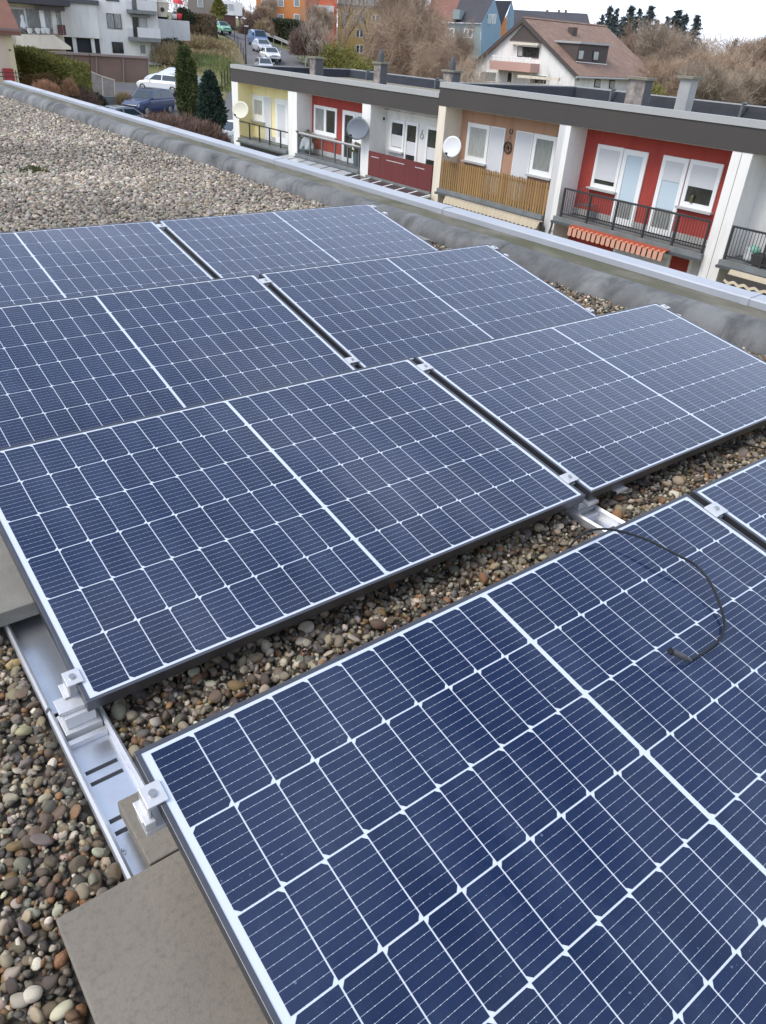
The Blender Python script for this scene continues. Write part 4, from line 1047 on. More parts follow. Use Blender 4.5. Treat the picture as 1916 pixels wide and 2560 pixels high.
# grass and dry stalks on the bank
gr, dg = MB(), MB(); r_ = random.Random(21)
def blades(mb, p, n, s, hh):
    for _ in range(n):
        a = r_.uniform(0, 6.28); q = r_.uniform(0, s); x, y = p[0] + q * math.cos(a), p[1] + q * math.sin(a); z = h_at(x, y) - .03
        l = r_.uniform(.4, 1) * hh; w = r_.uniform(.03, .07); b = r_.uniform(0, 6.28); dx, dy = math.cos(b) * w, math.sin(b) * w; lx, ly = r_.uniform(-.5, .5) * l, r_.uniform(-.5, .5) * l
        mb.quad((x - dx, y - dy, z), (x + dx, y + dy, z), (x + lx + dx * .3, y + ly + dy * .3, z + l), (x + lx - dx * .3, y + ly - dy * .3, z + l))
for i in range(900):
    px, r = r_.uniform(395, 600), r_.uniform(83, 121)
    if px > 612 - (r - 98) * 1.2: continue
    green = (466 < px < 575 and 84.0 < r < 96) or (px > 540 and r < 90) or r_.random() < .22
    blades(gr if green else dg, gp(px, r), 13, 1.3, .30 if green else r_.uniform(.22, .55))
for i in range(90): blades(gr, gp(r_.uniform(556, 584), r_.uniform(76, 90)), 10, .9, .4)
tag(gr.build('meadow_grass', M['grass'], fix=False), 'short green grass on the bank', 'grass', kind='stuff')
tag(dg.build('dry_grass', M['drygrass'], fix=False), 'dry tan winter grass covering the bank beside the road', 'grass', kind='stuff')

# ------------------------------------------------------------------ facade frames for the far houses
class Face:
    def __init__(s, px, py, r, yaw=0.0):
        s.o = at_r(px, py, r)
        d = CAM - s.o; d[2] = 0; d /= np.linalg.norm(d); a = math.atan2(d[1], d[0]) + R_(yaw)
        s.n = np.array([math.cos(a), math.sin(a), 0]); s.u = np.array([-s.n[1], s.n[0], 0]); s.z = np.array([0, 0, 1.0])
    def uv(s, px, py):
        v = ray(px, py); P = CAM + v * (((s.o - CAM) @ s.n) / (v @ s.n)) - s.o
        return P @ s.u, P[2]
    def rect(s, l, r, t, b):
        m, c = (t + b) / 2, (l + r) / 2
        return s.uv(l, m)[0], s.uv(r, m)[0], s.uv(c, b)[1], s.uv(c, t)[1]
    def box(s, mb, l, r, t, b, d0, d1):
        u0, u1, v0, v1 = s.rect(l, r, t, b)
        return mb.obox(s.o, s.u, s.n, s.z, (u0, d0, v0), (u1, d1, v1))
    def poly(s, mb, pts, d0, d1):
        P = [s.o + s.u * a + s.z * b for a, b in (s.uv(*p) for p in pts)]
        n = len(P); A = [p + s.n * d0 for p in P] + [p + s.n * d1 for p in P]
        return mb.add(A, [tuple(range(n - 1, -1, -1)), tuple(range(n, 2 * n))] + [(i, (i + 1) % n, n + (i + 1) % n, n + i) for i in range(n)])
def fwin(F, par, l, r, t, b, pane='glass_dark', frame='win_white', fw=1.6, name='window', split=1):
    mb = MB(); F.box(mb, l, r, t, b, -.05, .06)
    o = mb.build(name, M[frame], par)
    for i in range(split):
        a = l + (r - l) * i / split; c = l + (r - l) * (i + 1) / split
        F.box(MB(), 0, 1, 0, 1, 0, 1)
        p = MB(); F.box(p, a + fw, c - fw, t + fw, b - fw, .062, .075); p.build('pane', M[pane], o)
    return o
def fpart(F, par, name, m, *rects, d0=-.05, d1=.08):
    mb = MB()
    for q in rects: F.box(mb, *q, d0, d1)
    return mb.build(name, M[m], par)
M['roof_tile'] = pm('brown_roof_tiles', (.245, .155, .11), .85, var=(.185, .115, .085), var_scale=.8, var_amt=.8, dirt=(.34, .22, .165), dirt_scale=2.2, dirt_amt=.6, bump=.6, bump_scale=6)
M['roof_brown'] = pm('red_brown_roof', (.225, .105, .075), .85, var=(.17, .08, .06), var_scale=1.2, var_amt=.8)
M['roof_slate'] = pm('dark_slate_roof', (.060, .056, .062), .8, var=(.045, .043, .05), var_scale=.5, var_amt=.7)
M['brown_clad'] = pm('dark_brown_cladding', (.075, .058, .052), .8)
M['wall_pink'] = pm('pinkish_plaster', (.56, .44, .35), .9, var=(.50, .39, .31), var_scale=.7, var_amt=.6)
M['wall_blue'] = pm('blue_grey_plaster', (.22, .33, .40), .9, var=(.20, .29, .35), var_scale=.3, var_amt=.5)
M['wall_bluegreen'] = pm('grey_green_plaster', (.27, .32, .32), .9, var=(.24, .28, .28), var_scale=.3, var_amt=.5)
M['wall_orange'] = pm('orange_plaster', (.66, .255, .085), .9, var=(.60, .23, .08), var_scale=.3, var_amt=.5)
M['wall_ochre'] = pm('ochre_yellow_plaster', (.60, .42, .15), .9, var=(.55, .38, .14), var_scale=.3, var_amt=.5)
M['wall_redor'] = pm('red_orange_plaster', (.52, .12, .055), .9)
M['panel_brown'] = pm('brown_wall_panel', (.205, .135, .105), .9, var=(.18, .115, .09), var_scale=.5, var_amt=.7)
M['panel_cap'] = pm('brown_wall_cap', (.24, .19, .17), .9)
M['pinkbal'] = pm('pink_balcony', (.50, .31, .26), .9)
M['red_paint'] = pm('red_door_paint', (.30, .025, .03), .6)
M['redthing'] = pm('red_cloth', (.60, .05, .06), .7)
M['garage'] = pm('dark_red_garage_door', (.10, .035, .03), .7)
M['dark_in'] = pm('dark_opening', (.035, .038, .045), .8)

# pink house at the left edge
F = Face(45, 120, 60)
k = thing('pink_house', 'pinkish house with brown roof cut off by the left picture edge', 'house', tuple(F.o - [0, 0, 4]))
mb = MB(); F.box(mb, -160, 47, 66, 330, -7, 0); mb.build('wall', M['wall_pink'], k)
mb = MB(); F.box(mb, 32.5, 47.6, 67, 330, .001, .05); mb.build('corner_strip', pm('corner_trim', (.55, .47, .30), .9), k)
u0, u1, v0, v1 = F.rect(-160, 50, 60, 68); a = F.uv(14, 0)
rf = MB(); O = F.o; U, N_, Z = F.u, F.n, F.z
P = lambda u, d, z: O + U * u + N_ * d + Z * z
zr = v0 + 4.6; ue = F.uv(50, 68)[0]
rf.add([P(u0, .6, v0 - .1), P(ue, .6, v0 - .1), P(ue - 1.4, -3.5, zr), P(u0, -3.5, zr), P(u0, -7.6, v0 - .1), P(ue, -7.6, v0 - .1), P(u0, .6, v0 - .3), P(ue, .6, v0 - .3), P(ue, -7.6, v0 - .3), P(u0, -7.6, v0 - .3)],
       [(0, 1, 2, 3), (3, 2, 5, 4), (0, 6, 7, 1), (1, 7, 8, 5), (5, 8, 9, 4), (1, 5, 2), (6, 9, 8, 7)])
rf.build('roof', M['roof_brown'], k)
mb = MB(); F.box(mb, -160, 50, 66, 69.5, .62, .75); mb.build('gutter', M['gutter'], k)
mb = MB(); F.box(mb, 10, 36, 171, 205, .005, .06); mb.build('door', M['red_paint'], k)
mb = MB(); F.box(mb, 22, 29, 123, 128, .005, .05); mb.build('number_plate', M['iron'], k)
mb = MB(); F.box(mb, -60, 55, 176, 178, 1.4, 1.45); F.box(mb, -60, 55, 186, 188, 1.4, 1.45); F.box(mb, 8, 10, 170, 205, 1.4, 1.45); F.box(mb, 40, 42, 172, 205, 1.4, 1.45)
tag(mb.build('garden_railing', M['iron']), 'thin dark garden railing in front of the red door', 'railing')

# white house with tower and wing
F = Face(320, 90, 86)
k = thing('white_apartment_house', 'white three storey house with two small balconies behind the brown wall', 'house', tuple(F.o - [0, 0, 3]))
mb = MB(); F.box(mb, 246, 398, -70, 230, -11, 0); mb.build('wall', M['render_white'], k)
wg = MB(); F.box(wg, 158, 245.5, 9, 93, -9, .6); wg.build('wing', M['render_white'], k)
fpart(F, k, 'wing_roof', 'slate', (150, 247, -2, 8.6), d0=-9.3, d1=.9)
fpart(F, k, 'garage_opening', 'dark_in', (120, 250, 93.5, 130), d0=-.6, d1=-.1)
fpart(F, k, 'support_post', 'render_white', (183, 193, 94, 132), d0=.0, d1=.3)
fpart(F, k, 'support_post', 'render_white', (229, 238, 94, 132), d0=.0, d1=.3)
fwin(F, k, 268, 304, 34, 72, 'glass_curtain', 'iron', 1.2, split=2); fwin(F, k, 281, 309, 105, 133, 'glass_dark', 'iron', 1.2, split=2)
fwin(F, k, 333, 347, 43, 95, 'glass_dark', 'iron', 1, name='balcony_door'); fwin(F, k, 347.5, 368, 45, 74, 'glass_lace', 'iron', 1)
fwin(F, k, 330, 344, -25, 24, 'glass_dark', 'iron', 1, name='balcony_door'); fwin(F, k, 345, 366, -20, 5, 'glass_curtain', 'iron', 1)
fwin(F, k, 350, 365, 111, 135, 'glass_curtain', 'win_white', 1); fwin(F, k, 264, 297, -32, 3, 'glass_dark', 'iron', 1.2)
for t, nm in ((94, 0), (26, 1)):
    b = fpart(F, k, 'balcony', 'slab_edge', (321 - nm * 4, 401 - nm * 10, t, t + 9), d0=.001, d1=1.5)
    fpart(F, b, 'parapet', 'render_grey', (344 - nm * 2, 400 - nm * 10, t - 24, t - .2), d0=1.38, d1=1.48)
    fpart(F, b, 'side_parapet', 'render_grey', (322 - nm * 4, 333 - nm * 4, t - 24, t - .2), d0=.1, d1=.2)
fpart(F, k, 'awning_box', 'capline', (326, 376, 38, 43), d0=.001, d1=.3)
# neighbour with the deep balcony
F = Face(90, 70, 84)
k = thing('balcony_house', 'cream house with a deep planted balcony and brown soffit at the upper left', 'house', tuple(F.o - [0, 0, 3]))
mb = MB(); F.box(mb, -80, 157, 8, 130, -8, 0); mb.build('wall', M['render_cream'], k)
fpart(F, k, 'roof', 'roof_slate', (-80, 172, -8, 7.5), d0=-8.5, d1=2.2)
fpart(F, k, 'soffit', 'brown_clad', (88, 160, 8, 26), d0=.001, d1=1.9)
fwin(F, k, 26, 105, 21, 76, 'glass_curtain', 'win_white', 2.2, split=2); fwin(F, k, 112, 128, 25, 80, 'glass_lace', 'win_white', 1.5); fwin(F, k, 145, 157, 26, 84, 'glass_curtain', 'win_white', 1.5, name='balcony_door')
fpart(F, k, 'pillar', 'render_white', (101, 112, 20, 84), d0=1.0, d1=1.3); fpart(F, k, 'pillar', 'render_white', (130, 142, 26, 84), d0=.4, d1=.7)
mb = MB(); F.poly(mb, [(39, 84), (134, 86), (176, 116), (176, 122), (44, 118)], .3, 2.0); mb.build('balcony_front', M['render_cream'], k)
pl = thing('balcony_planting', 'withered plants and white pots along the cream balcony edge', 'planting', tuple(F.o + F.n * 1.7))
lf = MB(); r_ = random.Random(4)
for i in range(420):
    a = F.uv(r_.uniform(42, 132), r_.uniform(70, 85)); p = F.o + F.u * a[0] + F.z * a[1] + F.n * r_.uniform(1.4, 1.95); e = np.array([r_.uniform(-1, 1), r_.uniform(-1, 1), r_.uniform(-1, 1)]) * .10; g = np.array([r_.uniform(-1, 1), r_.uniform(-1, 1), r_.uniform(-1, 1)]) * .10
    lf.quad(p, p + e, p + e + g, p + g)
lf.build('foliage', pm('withered_leaf', (.13, .10, .07), .9, var=(.25, .2, .17), var_scale=3, var_amt=.9), pl, fix=False)
for c in (75, 95, 108, 118):
    a = F.uv(c, 76); p = F.o + F.u * a[0] + F.z * a[1] + F.n * 1.97
    MB().lathe([(.001, -.2), (.16, -.2), (.24, .15), (.001, .2)], p, (0, 0, 1), 10).build('pot', M['dish_white'], pl)
a = F.uv(58, 55); p = F.o + F.u * a[0] + F.z * a[1] + F.n * 1.2
tag(MB().lathe([(.001, -.9), (.32, -.9), (.26, -.2), (.12, .2), (.16, .42), (.001, .6)], p, (0, 0, 1), 12).build('white_figure', M['dish_white'], smooth=True), 'pale conical figure standing on the balcony before the large window', 'garden figure')
mb = MB()
for l in (144, 151, 158): F.box(mb, l, l + 6, 62, 87, .75, 1.0)
tag(mb.build('folded_parasol', M['garage']), 'dark red folded cloth leaning beside the balcony door', 'folded parasol')
# white retaining wall with garden things
F = Face(435, 75, 93)
k = MB(); F.poly(k, [(392, 46), (474, 53), (477, 102), (398, 99)], -.4, 0)
tag(k.build('garden_wall', M['render_grey']), 'plain white garden wall beside the white house, plants on top', 'wall')
def blob(name, label, cat, m, px, py, r, rad, prof, n=12):
    p = at_r(px, py, r); return tag(MB().lathe([(a * rad, b * rad) for a, b in prof], p, (0, 0, 1), n).build(name, M[m], smooth=True), label, cat)
k = thing('birdhouse', 'cream barrel shaped birdhouse with a dark round hole on the garden wall', 'birdhouse', tuple(at_r(408, 42, 93.6)))
p = at_r(408, 42, 93.6); MB().lathe([(.001, 0), (.45, 0), (.62, 1.15), (.75, 1.2), (.3, 1.5), (.001, 1.55)], p, (0, 0, 1), 14).build('barrel', M['render_cream'], k, smooth=False)
d = (CAM - p); d[2] = 0; d /= np.linalg.norm(d); MB().cyl(p + d * .50 + [0, 0, .6], p + d * .66 + [0, 0, .6], .2, n=12).build('hole', M['iron'], k)
k = thing('garden_parasol', 'small red garden parasol with white pole above the white wall', 'parasol', tuple(at_r(444, 48, 94)))
p = at_r(444, 48, 94); MB().cyl(p, p + [0, 0, 1.9], .05, n=8).build('pole', M['win_white'], k); MB().lathe([(.55, 1.35), (.46, 1.55), (.2, 1.85), (.001, 1.95)], p, (.1, -.1, 1), 14).build('canopy', M['redthing'], k, smooth=False)
blob('red_flower_pot', 'red flower pot on top of the white wall', 'flower pot', 'redthing', 449, 48, 93.5, .35, [(.001, 0), (.7, 0), (1, 1.4), (.001, 1.4)])
blob('white_flower_pot', 'white flower pot on top of the white wall beside the red one', 'flower pot', 'dish_white', 437, 47, 93.5, .35, [(.001, 0), (.7, 0), (1, 1.2), (.001, 1.2)])

# brown panel wall
F = Face(220, 165, 78)
k = thing('brown_panel_wall', 'long brown panelled wall with posts behind the parked white car', 'wall', tuple(F.o - [0, 0, 1.5]))
xs = [64, 120, 180, 241, 308, 371]
for a, b in zip(xs[:-1], xs[1:]):
    tl, tr = 131 + (a - 64) * .052, 131 + (b - 64) * .052
    mb = MB(); F.poly(mb, [(a + .6, tl), (b - .6, tr), (b + 1.5, tr + 90), (a + 2, tl + 95)], -.12, 0); mb.build('wall_panel', M['panel_brown'], k)
    mb = MB(); F.poly(mb, [(a, tl - 6), (b - .2, tr - 6), (b - .2, tr - .3), (a, tl - .3)], -.3, .22); mb.build('coping', M['panel_cap'], k)
for a in xs: 
    tl = 131 + (a - 64) * .052; mb = MB(); F.poly(mb, [(a - 1.6, tl), (a + 1.6, tl), (a + 4.5, tl + 95), (a + 1.3, tl + 95)], .001, .12); mb.build('post', M['panel_cap'], k)
tag(MB().cyl(at_r(224, 135, 77.2), at_r(232, 250, 77.2), .05, n=6).build('street_pole', M['iron']), 'thin dark pole standing in front of the brown wall', 'pole')
# wooden trellis fence panels
F = Face(260, 215, 68, 10)
k = thing('trellis_fence', 'weathered grey trellis fence panels beside the hedge', 'fence', tuple(F.o - [0, 0, 1]))
M['grey_wood'] = pm('weathered_wood', (.42, .36, .31), .85, var=(.30, .25, .22), var_scale=3, var_amt=.8)
for l, r, t0, t1 in ((229, 257, 178, 190), (259, 287, 190, 199)):
    mb = MB(); F.poly(mb, [(l, t0), (r, t1), (r + 1, 246), (l + 2, 246)], -.03, .0); pnl = mb.build('fence_panel', M['grey_wood'], k)
    mb = MB(); F.poly(mb, [(l, t0), (r, t1), (r, t1 + 3), (l, t0 + 3)], .001, .05); F.poly(mb, [(r - 2.5, t1), (r, t1), (r + 1.5, 246), (r - 1, 246)], .001, .06); mb.build('frame', M['render_cream'], pnl)
F = Face(268, 246, 66)
mb = MB(); F.box(mb, 232, 302, 241, 262, -.3, 0); tag(mb.build('low_garden_wall', M['slab_edge']), 'low dark garden wall below the trellis panels', 'wall')

# ------------------------------------------------------------------ far houses on the hill
F = Face(575, 30, 138)
k = thing('white_garage_house', 'white garage house with dark red door at the road bend', 'house', tuple(F.o - [0, 0, 2]))
mb = MB(); F.box(mb, 548, 606, 4, 38, -8, 0); mb.build('wall', M['render_white'], k)
fwin(F, k, 556, 570, 9, 24, 'glass_dark', 'win_white', .8); fwin(F, k, 571, 585, 9, 25, 'glass_lace', 'win_white', .8)
mb = MB(); F.box(mb, 545, 590, 37.5, 66, -6, -.2); mb.build('garage_block', M['garage'], k)
F = Face(505, 15, 142); k = thing('grey_brown_house', 'grey brown house behind the box hedge at the top edge', 'house', tuple(F.o - [0, 0, 2]))
mb = MB(); F.box(mb, 470, 536, -60, 60, -9, 0); mb.build('wall', pm('grey_brown_plaster', (.23, .20, .17), .9), k); fwin(F, k, 494, 508, -12, 18, 'glass_curtain', 'win_white', 1)
F = Face(740, 30, 152)
k = thing('orange_apartment_block', 'orange apartment block with white windows behind bare trees', 'building', tuple(F.o - [0, 0, 4]))
mb = MB(); F.box(mb, 642, 766, -90, 190, -14, 0); mb.build('wall', M['wall_orange'], k)
mb = MB(); F.box(mb, 766.4, 842, -90, 190, -13, .4); mb.build('wall', M['wall_redor'], k)
for l in (654, 695, 735):
    for t in (-28, 2 - 4, 35): fwin(F, k, l, l + 15, t, t + 19, 'glass_curtain', 'win_white', 1.6)
for l in (790, 815):
    for t in (-26, -4, 24, 50): fwin(F, k, l, l + 12, t, t + 17, 'glass_dark', 'win_white', 1.4)
fpart(F, k, 'balcony', 'render_grey', (784, 834, 14, 30), d0=.41, d1=1.8); fpart(F, k, 'balcony', 'render_grey', (784, 834, 40, 56), d0=.41, d1=1.8)
F = Face(920, 65, 165)
k = thing('yellow_apartment_block', 'ochre yellow apartment block with grey dormer roof behind bare trees', 'building', tuple(F.o - [0, 0, 4]))
mb = MB(); F.box(mb, 843, 1000, 19, 290, -14, 0); mb.build('wall', M['wall_ochre'], k)
mb = MB(); F.poly(mb, [(840, 19), (1003, 19), (985, -40), (860, -40)], -13, -.2); mb.build('roof', M['wall_bluegreen'], k)
fpart(F, k, 'eave', 'slate', (840, 1003, 14.5, 19.5), d0=-.19, d1=.7)
for l, t in ((891, 36), (930, 37), (890, 73), (927, 76), (965, 40), (962, 80), (890, 112), (927, 114)): fwin(F, k, l, l + 19, t, t + 21, 'glass_dark', 'win_white', 1.7, split=2)
fwin(F, k, 857, 868, 28, 68, 'glass_curtain', 'win_white', 1.3, name='stair_window')
for l in (893, 905, 933, 945): fwin(F, k, l, l + 10, -4, 14, 'glass_dark', 'win_white', 1.4, name='dormer_window')
# blue house with steep dark roofs
def solid(par, name, m, pts, back):
    """a polygon given as (px, py, range), thickened straight away from the viewer by back metres"""
    P = [at_r(*p) for p in pts]; c = sum(P) / len(P) - CAM; c[2] = 0; c /= np.linalg.norm(c); n = len(P)
    return MB().add(P + [p + c * back for p in P], [tuple(range(n)), tuple(range(2 * n - 1, n - 1, -1))] + [(i, (i + 1) % n, n + (i + 1) % n, n + i) for i in range(n)]).build(name, M[m], par)
k = thing('blue_grey_house', 'blue grey house with a steep dark roof and white gable windows', 'house', tuple(at_r(1200, 140, 142)))
solid(k, 'side_wall', 'wall_bluegreen', [(1060, 57, 146), (1203, 59, 140), (1199, 290, 140), (1060, 290, 146)], 8)
gb = solid(k, 'gable_wall', 'wall_blue', [(1203.5, 59, 140), (1237, -4, 147), (1253, 62, 153), (1246, 290, 153), (1199.5, 290, 140)], 6)
solid(k, 'roof', 'roof_slate', [(1130, 55, 142.4), (1204, 58, 139.6), (1238, -6, 146.6), (1155, -14, 149)], .6)
solid(k, 'roof_side', 'roof_brown', [(1060, 52, 145.4), (1130, 55, 142.4), (1155, -14, 149), (1085, -20, 152)], .6)
F = Face(1160, 95, 139.4, -14)
for l, t in ((1114, 70), (1160, 72), (1156, 107), (1080, 68), (1116, 108)): fwin(F, k, l, l + 22, t, t + 23, 'glass_curtain', 'win_white', 2, split=2)
dm = MB(); F2 = Face(1143, 35, 141.5, -14); F2.box(dm, 1134, 1151, 24, 48, -4, .4); dm = dm.build('dormer', M['wall_bluegreen'], k); fwin(F2, dm, 1135, 1142, 30, 46, 'glass_dark', 'win_white', 1)
F = Face(1228, 48, 143.5, 30)
for l in (1220, 1231.5): fwin(F, k, l, l + 8.5, 35, 59, 'glass_lace', 'win_white', 1)
k = thing('orange_gable_house', 'narrow orange wall and dark roof squeezed behind the blue grey house', 'house', tuple(at_r(1262, 95, 160)))
solid(k, 'roof', 'roof_slate', [(1238, 1, 158), (1280, 2, 160), (1253, 66, 158), (1246, 66, 158)], 3)
solid(k, 'wall', 'wall_orange', [(1251, 66, 159), (1268, 36, 160), (1264, 150, 160), (1247, 150, 159)], 5)
solid(k, 'gable_wall', 'wall_blue', [(1268.2, 36, 160.2), (1280, 2, 161), (1286, 30, 163), (1280, 150, 163), (1264.2, 150, 160.2)], 5)
k = thing('dark_roofed_block', 'long dark slate roof with three small chimneys and a yellow gable', 'building', tuple(at_r(1370, 90, 178)))
solid(k, 'roof', 'roof_slate', [(1284, 24, 182), (1469, 34, 184), (1476, 66, 176), (1258, 92, 174)], .8)
solid(k, 'gable_wall', 'wall_ochre', [(1469.5, 35, 184), (1477, 64, 186), (1477, 190, 186), (1462, 190, 178), (1462, 66, 178)], 4)
solid(k, 'wall', 'render_cream', [(1262, 94, 175), (1462, 68, 177), (1462, 190, 177), (1262, 190, 175)], 4)
for l in (1366, 1395, 1412): solid(k, 'chimney', 'chimney', [(l, 24, 182.5), (l + 6, 24, 182.5), (l + 6, 36, 182.5), (l, 36, 182.5)], 1)

# white gabled house with brown tiles
C0 = at_r(1440, 186, 80); d = C0 - CAM; d[2] = 0; d /= np.linalg.norm(d); lft = np.array([-d[1], d[0], 0]); A35 = R_(36)
gdir = lft * math.cos(A35) + d * math.sin(A35); sdir = -lft * math.sin(A35) + d * math.cos(A35); ZZ = np.array([0, 0, 1.0])
def onp(px, py, o, n): v = ray(px, py); return CAM + v * (((o - CAM) @ n) / (v @ n))
def gpt(px, py, off=0.0): return onp(px, py, C0 - sdir * off, sdir)
def spt(px, py, off=0.0): return onp(px, py, C0 - gdir * off, gdir)
k = thing('white_gable_house', 'white gabled house with brown tiled roof, dark dormer and pink balcony', 'house', tuple(C0 - [0, 0, 2]))
apex = gpt(1313, 50); zl = -9.0; L_ = 12.5
wd = 2 * ((apex - C0) @ gdir); eR = C0[2] + .1
def Q(a, b, z): return np.array([*(C0 + gdir * a + sdir * b)[:2], z])
ha = (apex - C0) @ gdir; lw = (gpt(1180, 165) - C0) @ gdir
eL = gpt(1172, 168)[2]
MB().add([Q(0, 0, zl), Q(lw, 0, zl), Q(lw, 0, eL), Q(ha, 0, apex[2] - .1), Q(0, 0, eR), Q(0, L_, zl), Q(lw, L_, zl), Q(lw, L_, eL), Q(ha, L_, apex[2] - .1), Q(0, L_, eR)],
         [(0, 1, 2, 3, 4), (9, 8, 7, 6, 5), (0, 4, 9, 5), (1, 6, 7, 2)]).build('wall', M['render_white'], k)
def plane_roof(a0, z0, a1, z1, b0, b1, name, th=.18):
    return MB().add([Q(a0, b0, z0), Q(a1, b0, z1), Q(a1, b1, z1), Q(a0, b1, z0), Q(a0, b0, z0 + th), Q(a1, b0, z1 + th), Q(a1, b1, z1 + th), Q(a0, b1, z0 + th)],
                    [(0, 1, 2, 3), (4, 7, 6, 5), (0, 4, 5, 1), (1, 5, 6, 2), (2, 6, 7, 3), (3, 7, 4, 0)])
sl_ = (apex[2] - eR) / ha; sl2 = (apex[2] - eL) / (lw - ha)
rf = plane_roof(-.6, eR - .6 * sl_, ha, apex[2], -.3, L_ + .6, 'roof').build('roof', M['roof_tile'], k)
plane_roof(ha + .001, apex[2], lw + .6, eL - .6 * sl2, -.3, L_ + .6, 'roof').build('roof', M['roof_tile'], k)
MB().add([Q(ha - .15, -.3, apex[2] + .16), Q(ha + .15, -.3, apex[2] + .16), Q(ha + .15, L_ + .6, apex[2] + .16), Q(ha - .15, L_ + .6, apex[2] + .16), Q(ha, -.3, apex[2] + .27), Q(ha, L_ + .6, apex[2] + .27)], [(0, 3, 5, 4), (1, 4, 5, 2), (0, 4, 1), (3, 2, 5)]).build('ridge', M['roof_tile'], rf)
for a0, z0, a1, z1 in ((-.62, eR - .62 * sl_, ha, apex[2]), (ha, apex[2], lw + .62, eL - .62 * sl2)):
    plane_roof(a0, z0 - .22, a1, z1 - .22, -.36, -.22, 'bargeboard', .38).build('bargeboard', M['brown_clad'], k)
MB().tube([Q(-.68, -.8, eR - .6 * sl_ + .05), Q(-.68, L_ + .5, eR - .6 * sl_ + .05)], .09, 6).build('gutter', M['capline'], k)
def gbox(name, m, pts, d0, d1, par=None):
    P = [gpt(*p) for p in pts]; n = len(P)
    return MB().add([p - sdir * d0 for p in P] + [p - sdir * d1 for p in P], [tuple(range(n)), tuple(range(2 * n - 1, n - 1, -1))] + [(i, (i + 1) % n, n + (i + 1) % n, n + i) for i in range(n)]).build(name, M[m], par or k)
def sbox(name, m, pts, d0, d1, par=None, base=0.0):
    P = [spt(*p, off=base) for p in pts]; n = len(P)
    return MB().add([p - gdir * d0 for p in P] + [p - gdir * d1 for p in P], [tuple(range(n)), tuple(range(2 * n - 1, n - 1, -1))] + [(i, (i + 1) % n, n + (i + 1) % n, n + i) for i in range(n)]).build(name, M[m], par or k)
R4 = lambda l, r, t, b, s=.09: [(l, t), (r, t + (r - l) * s), (r - (b - t) * .16, b + (r - l) * s), (l - (b - t) * .16, b)]
gbox('gable_cladding', 'brown_clad', [(1313, 60), (1358, 108), (1276, 101)], .01, .12)
gbox('awning_box', 'render_cream', [(1283, 105), (1354, 109), (1353, 115), (1283, 111)], .01, .5)
gbox('awning_scallops', 'capline', [(1296, 112), (1352, 116), (1351, 119), (1296, 115)], .35, .45)
w = gbox('window', 'brown_clad', [(1296, 115), (1350, 119), (1347, 146), (1294, 142)], .01, .07)
gbox('pane', 'glass_dark', [(1311, 118), (1347, 121), (1345, 143), (1310, 140)], .075, .09, w); gbox('pane', 'glass_lace', [(1298, 117), (1308, 118), (1307, 140), (1297, 139)], .075, .09, w)
bl = gbox('balcony', 'pinkbal', [(1248, 152), (1350, 160), (1347, 182), (1246, 173)], .02, 1.3)
for t in (139, 146): gbox('rail', 'win_white', [(1252, t), (1350, t + 7), (1350, t + 9.5), (1252, t + 2.5)], 1.2, 1.27, bl)
for l in (1256, 1272, 1290, 1308, 1328, 1346): gbox('rail_post', 'win_white', [(l, 138 + (l - 1252) * .072), (l + 2, 138 + (l - 1252) * .072), (l + 1, 154 + (l - 1252) * .072), (l - 1, 154 + (l - 1252) * .072)], 1.2, 1.26, bl)
for pts, m_ in (([(1203, 177), (1246, 180), (1243, 206), (1200, 203)], 'glass_curtain'), ([(1272, 178), (1283, 179), (1280, 208), (1268, 207)], 'glass_dark'), ([(1325, 186), (1372, 189), (1370, 212), (1322, 209)], 'glass_dark')):
    w = gbox('window', 'win_white', pts, .01, .06); c_ = np.mean(pts, 0); gbox('pane', m_, [tuple(c_ + (np.array(p) - c_) * .84) for p in pts], .065, .08, w)
gbox('terrace_rail', 'render_cream', [(1322, 188), (1425, 196), (1423, 203), (1321, 195)], 1.4, 1.6)
sd = (Q(0, 0, 0) - Q(0, 0, 0))
for pts in ([(1487, 197), (1501, 198), (1499, 219), (1485, 218)], [(1524, 200), (1537, 201), (1535, 222), (1522, 221)]):
    w = sbox('window', 'brown_clad', pts, .01, .07); c_ = np.mean(pts, 0); sbox('pane', 'glass_lace', [tuple(c_ + (np.array(p) - c_) * .8) for p in pts], .075, .09, w)
def _db():
    lo, hi = 0.0, ha
    for _ in range(40):
        m_ = (lo + hi) / 2; zz_ = spt(1478, 158, off=-m_)[2]
        if zz_ > eR + m_ * sl_ + .18: lo = m_
        else: hi = m_
    return -lo
db = _db()                                # dormer front stands this far behind the eave wall
a0 = -db; s0 = (spt(1441, 153, off=db) - C0) @ sdir; s1 = (spt(1515, 160, off=db) - C0) @ sdir; zb_ = eR + a0 * sl_ - .3; zt_ = spt(1521, 115, off=db)[2]; a1 = (zt_ - eR) / sl_ + .2
dmr = MB().add([Q(a0, s0, zb_), Q(a0, s1, zb_), Q(a0, s1, zt_), Q(a0, s0, zt_), Q(a1, s0, zt_), Q(a1, s1, zt_)], [(0, 1, 2, 3), (0, 3, 4), (1, 5, 2), (3, 2, 5, 4), (0, 4, 5, 1)]).build('dormer', M['brown_clad'], k)
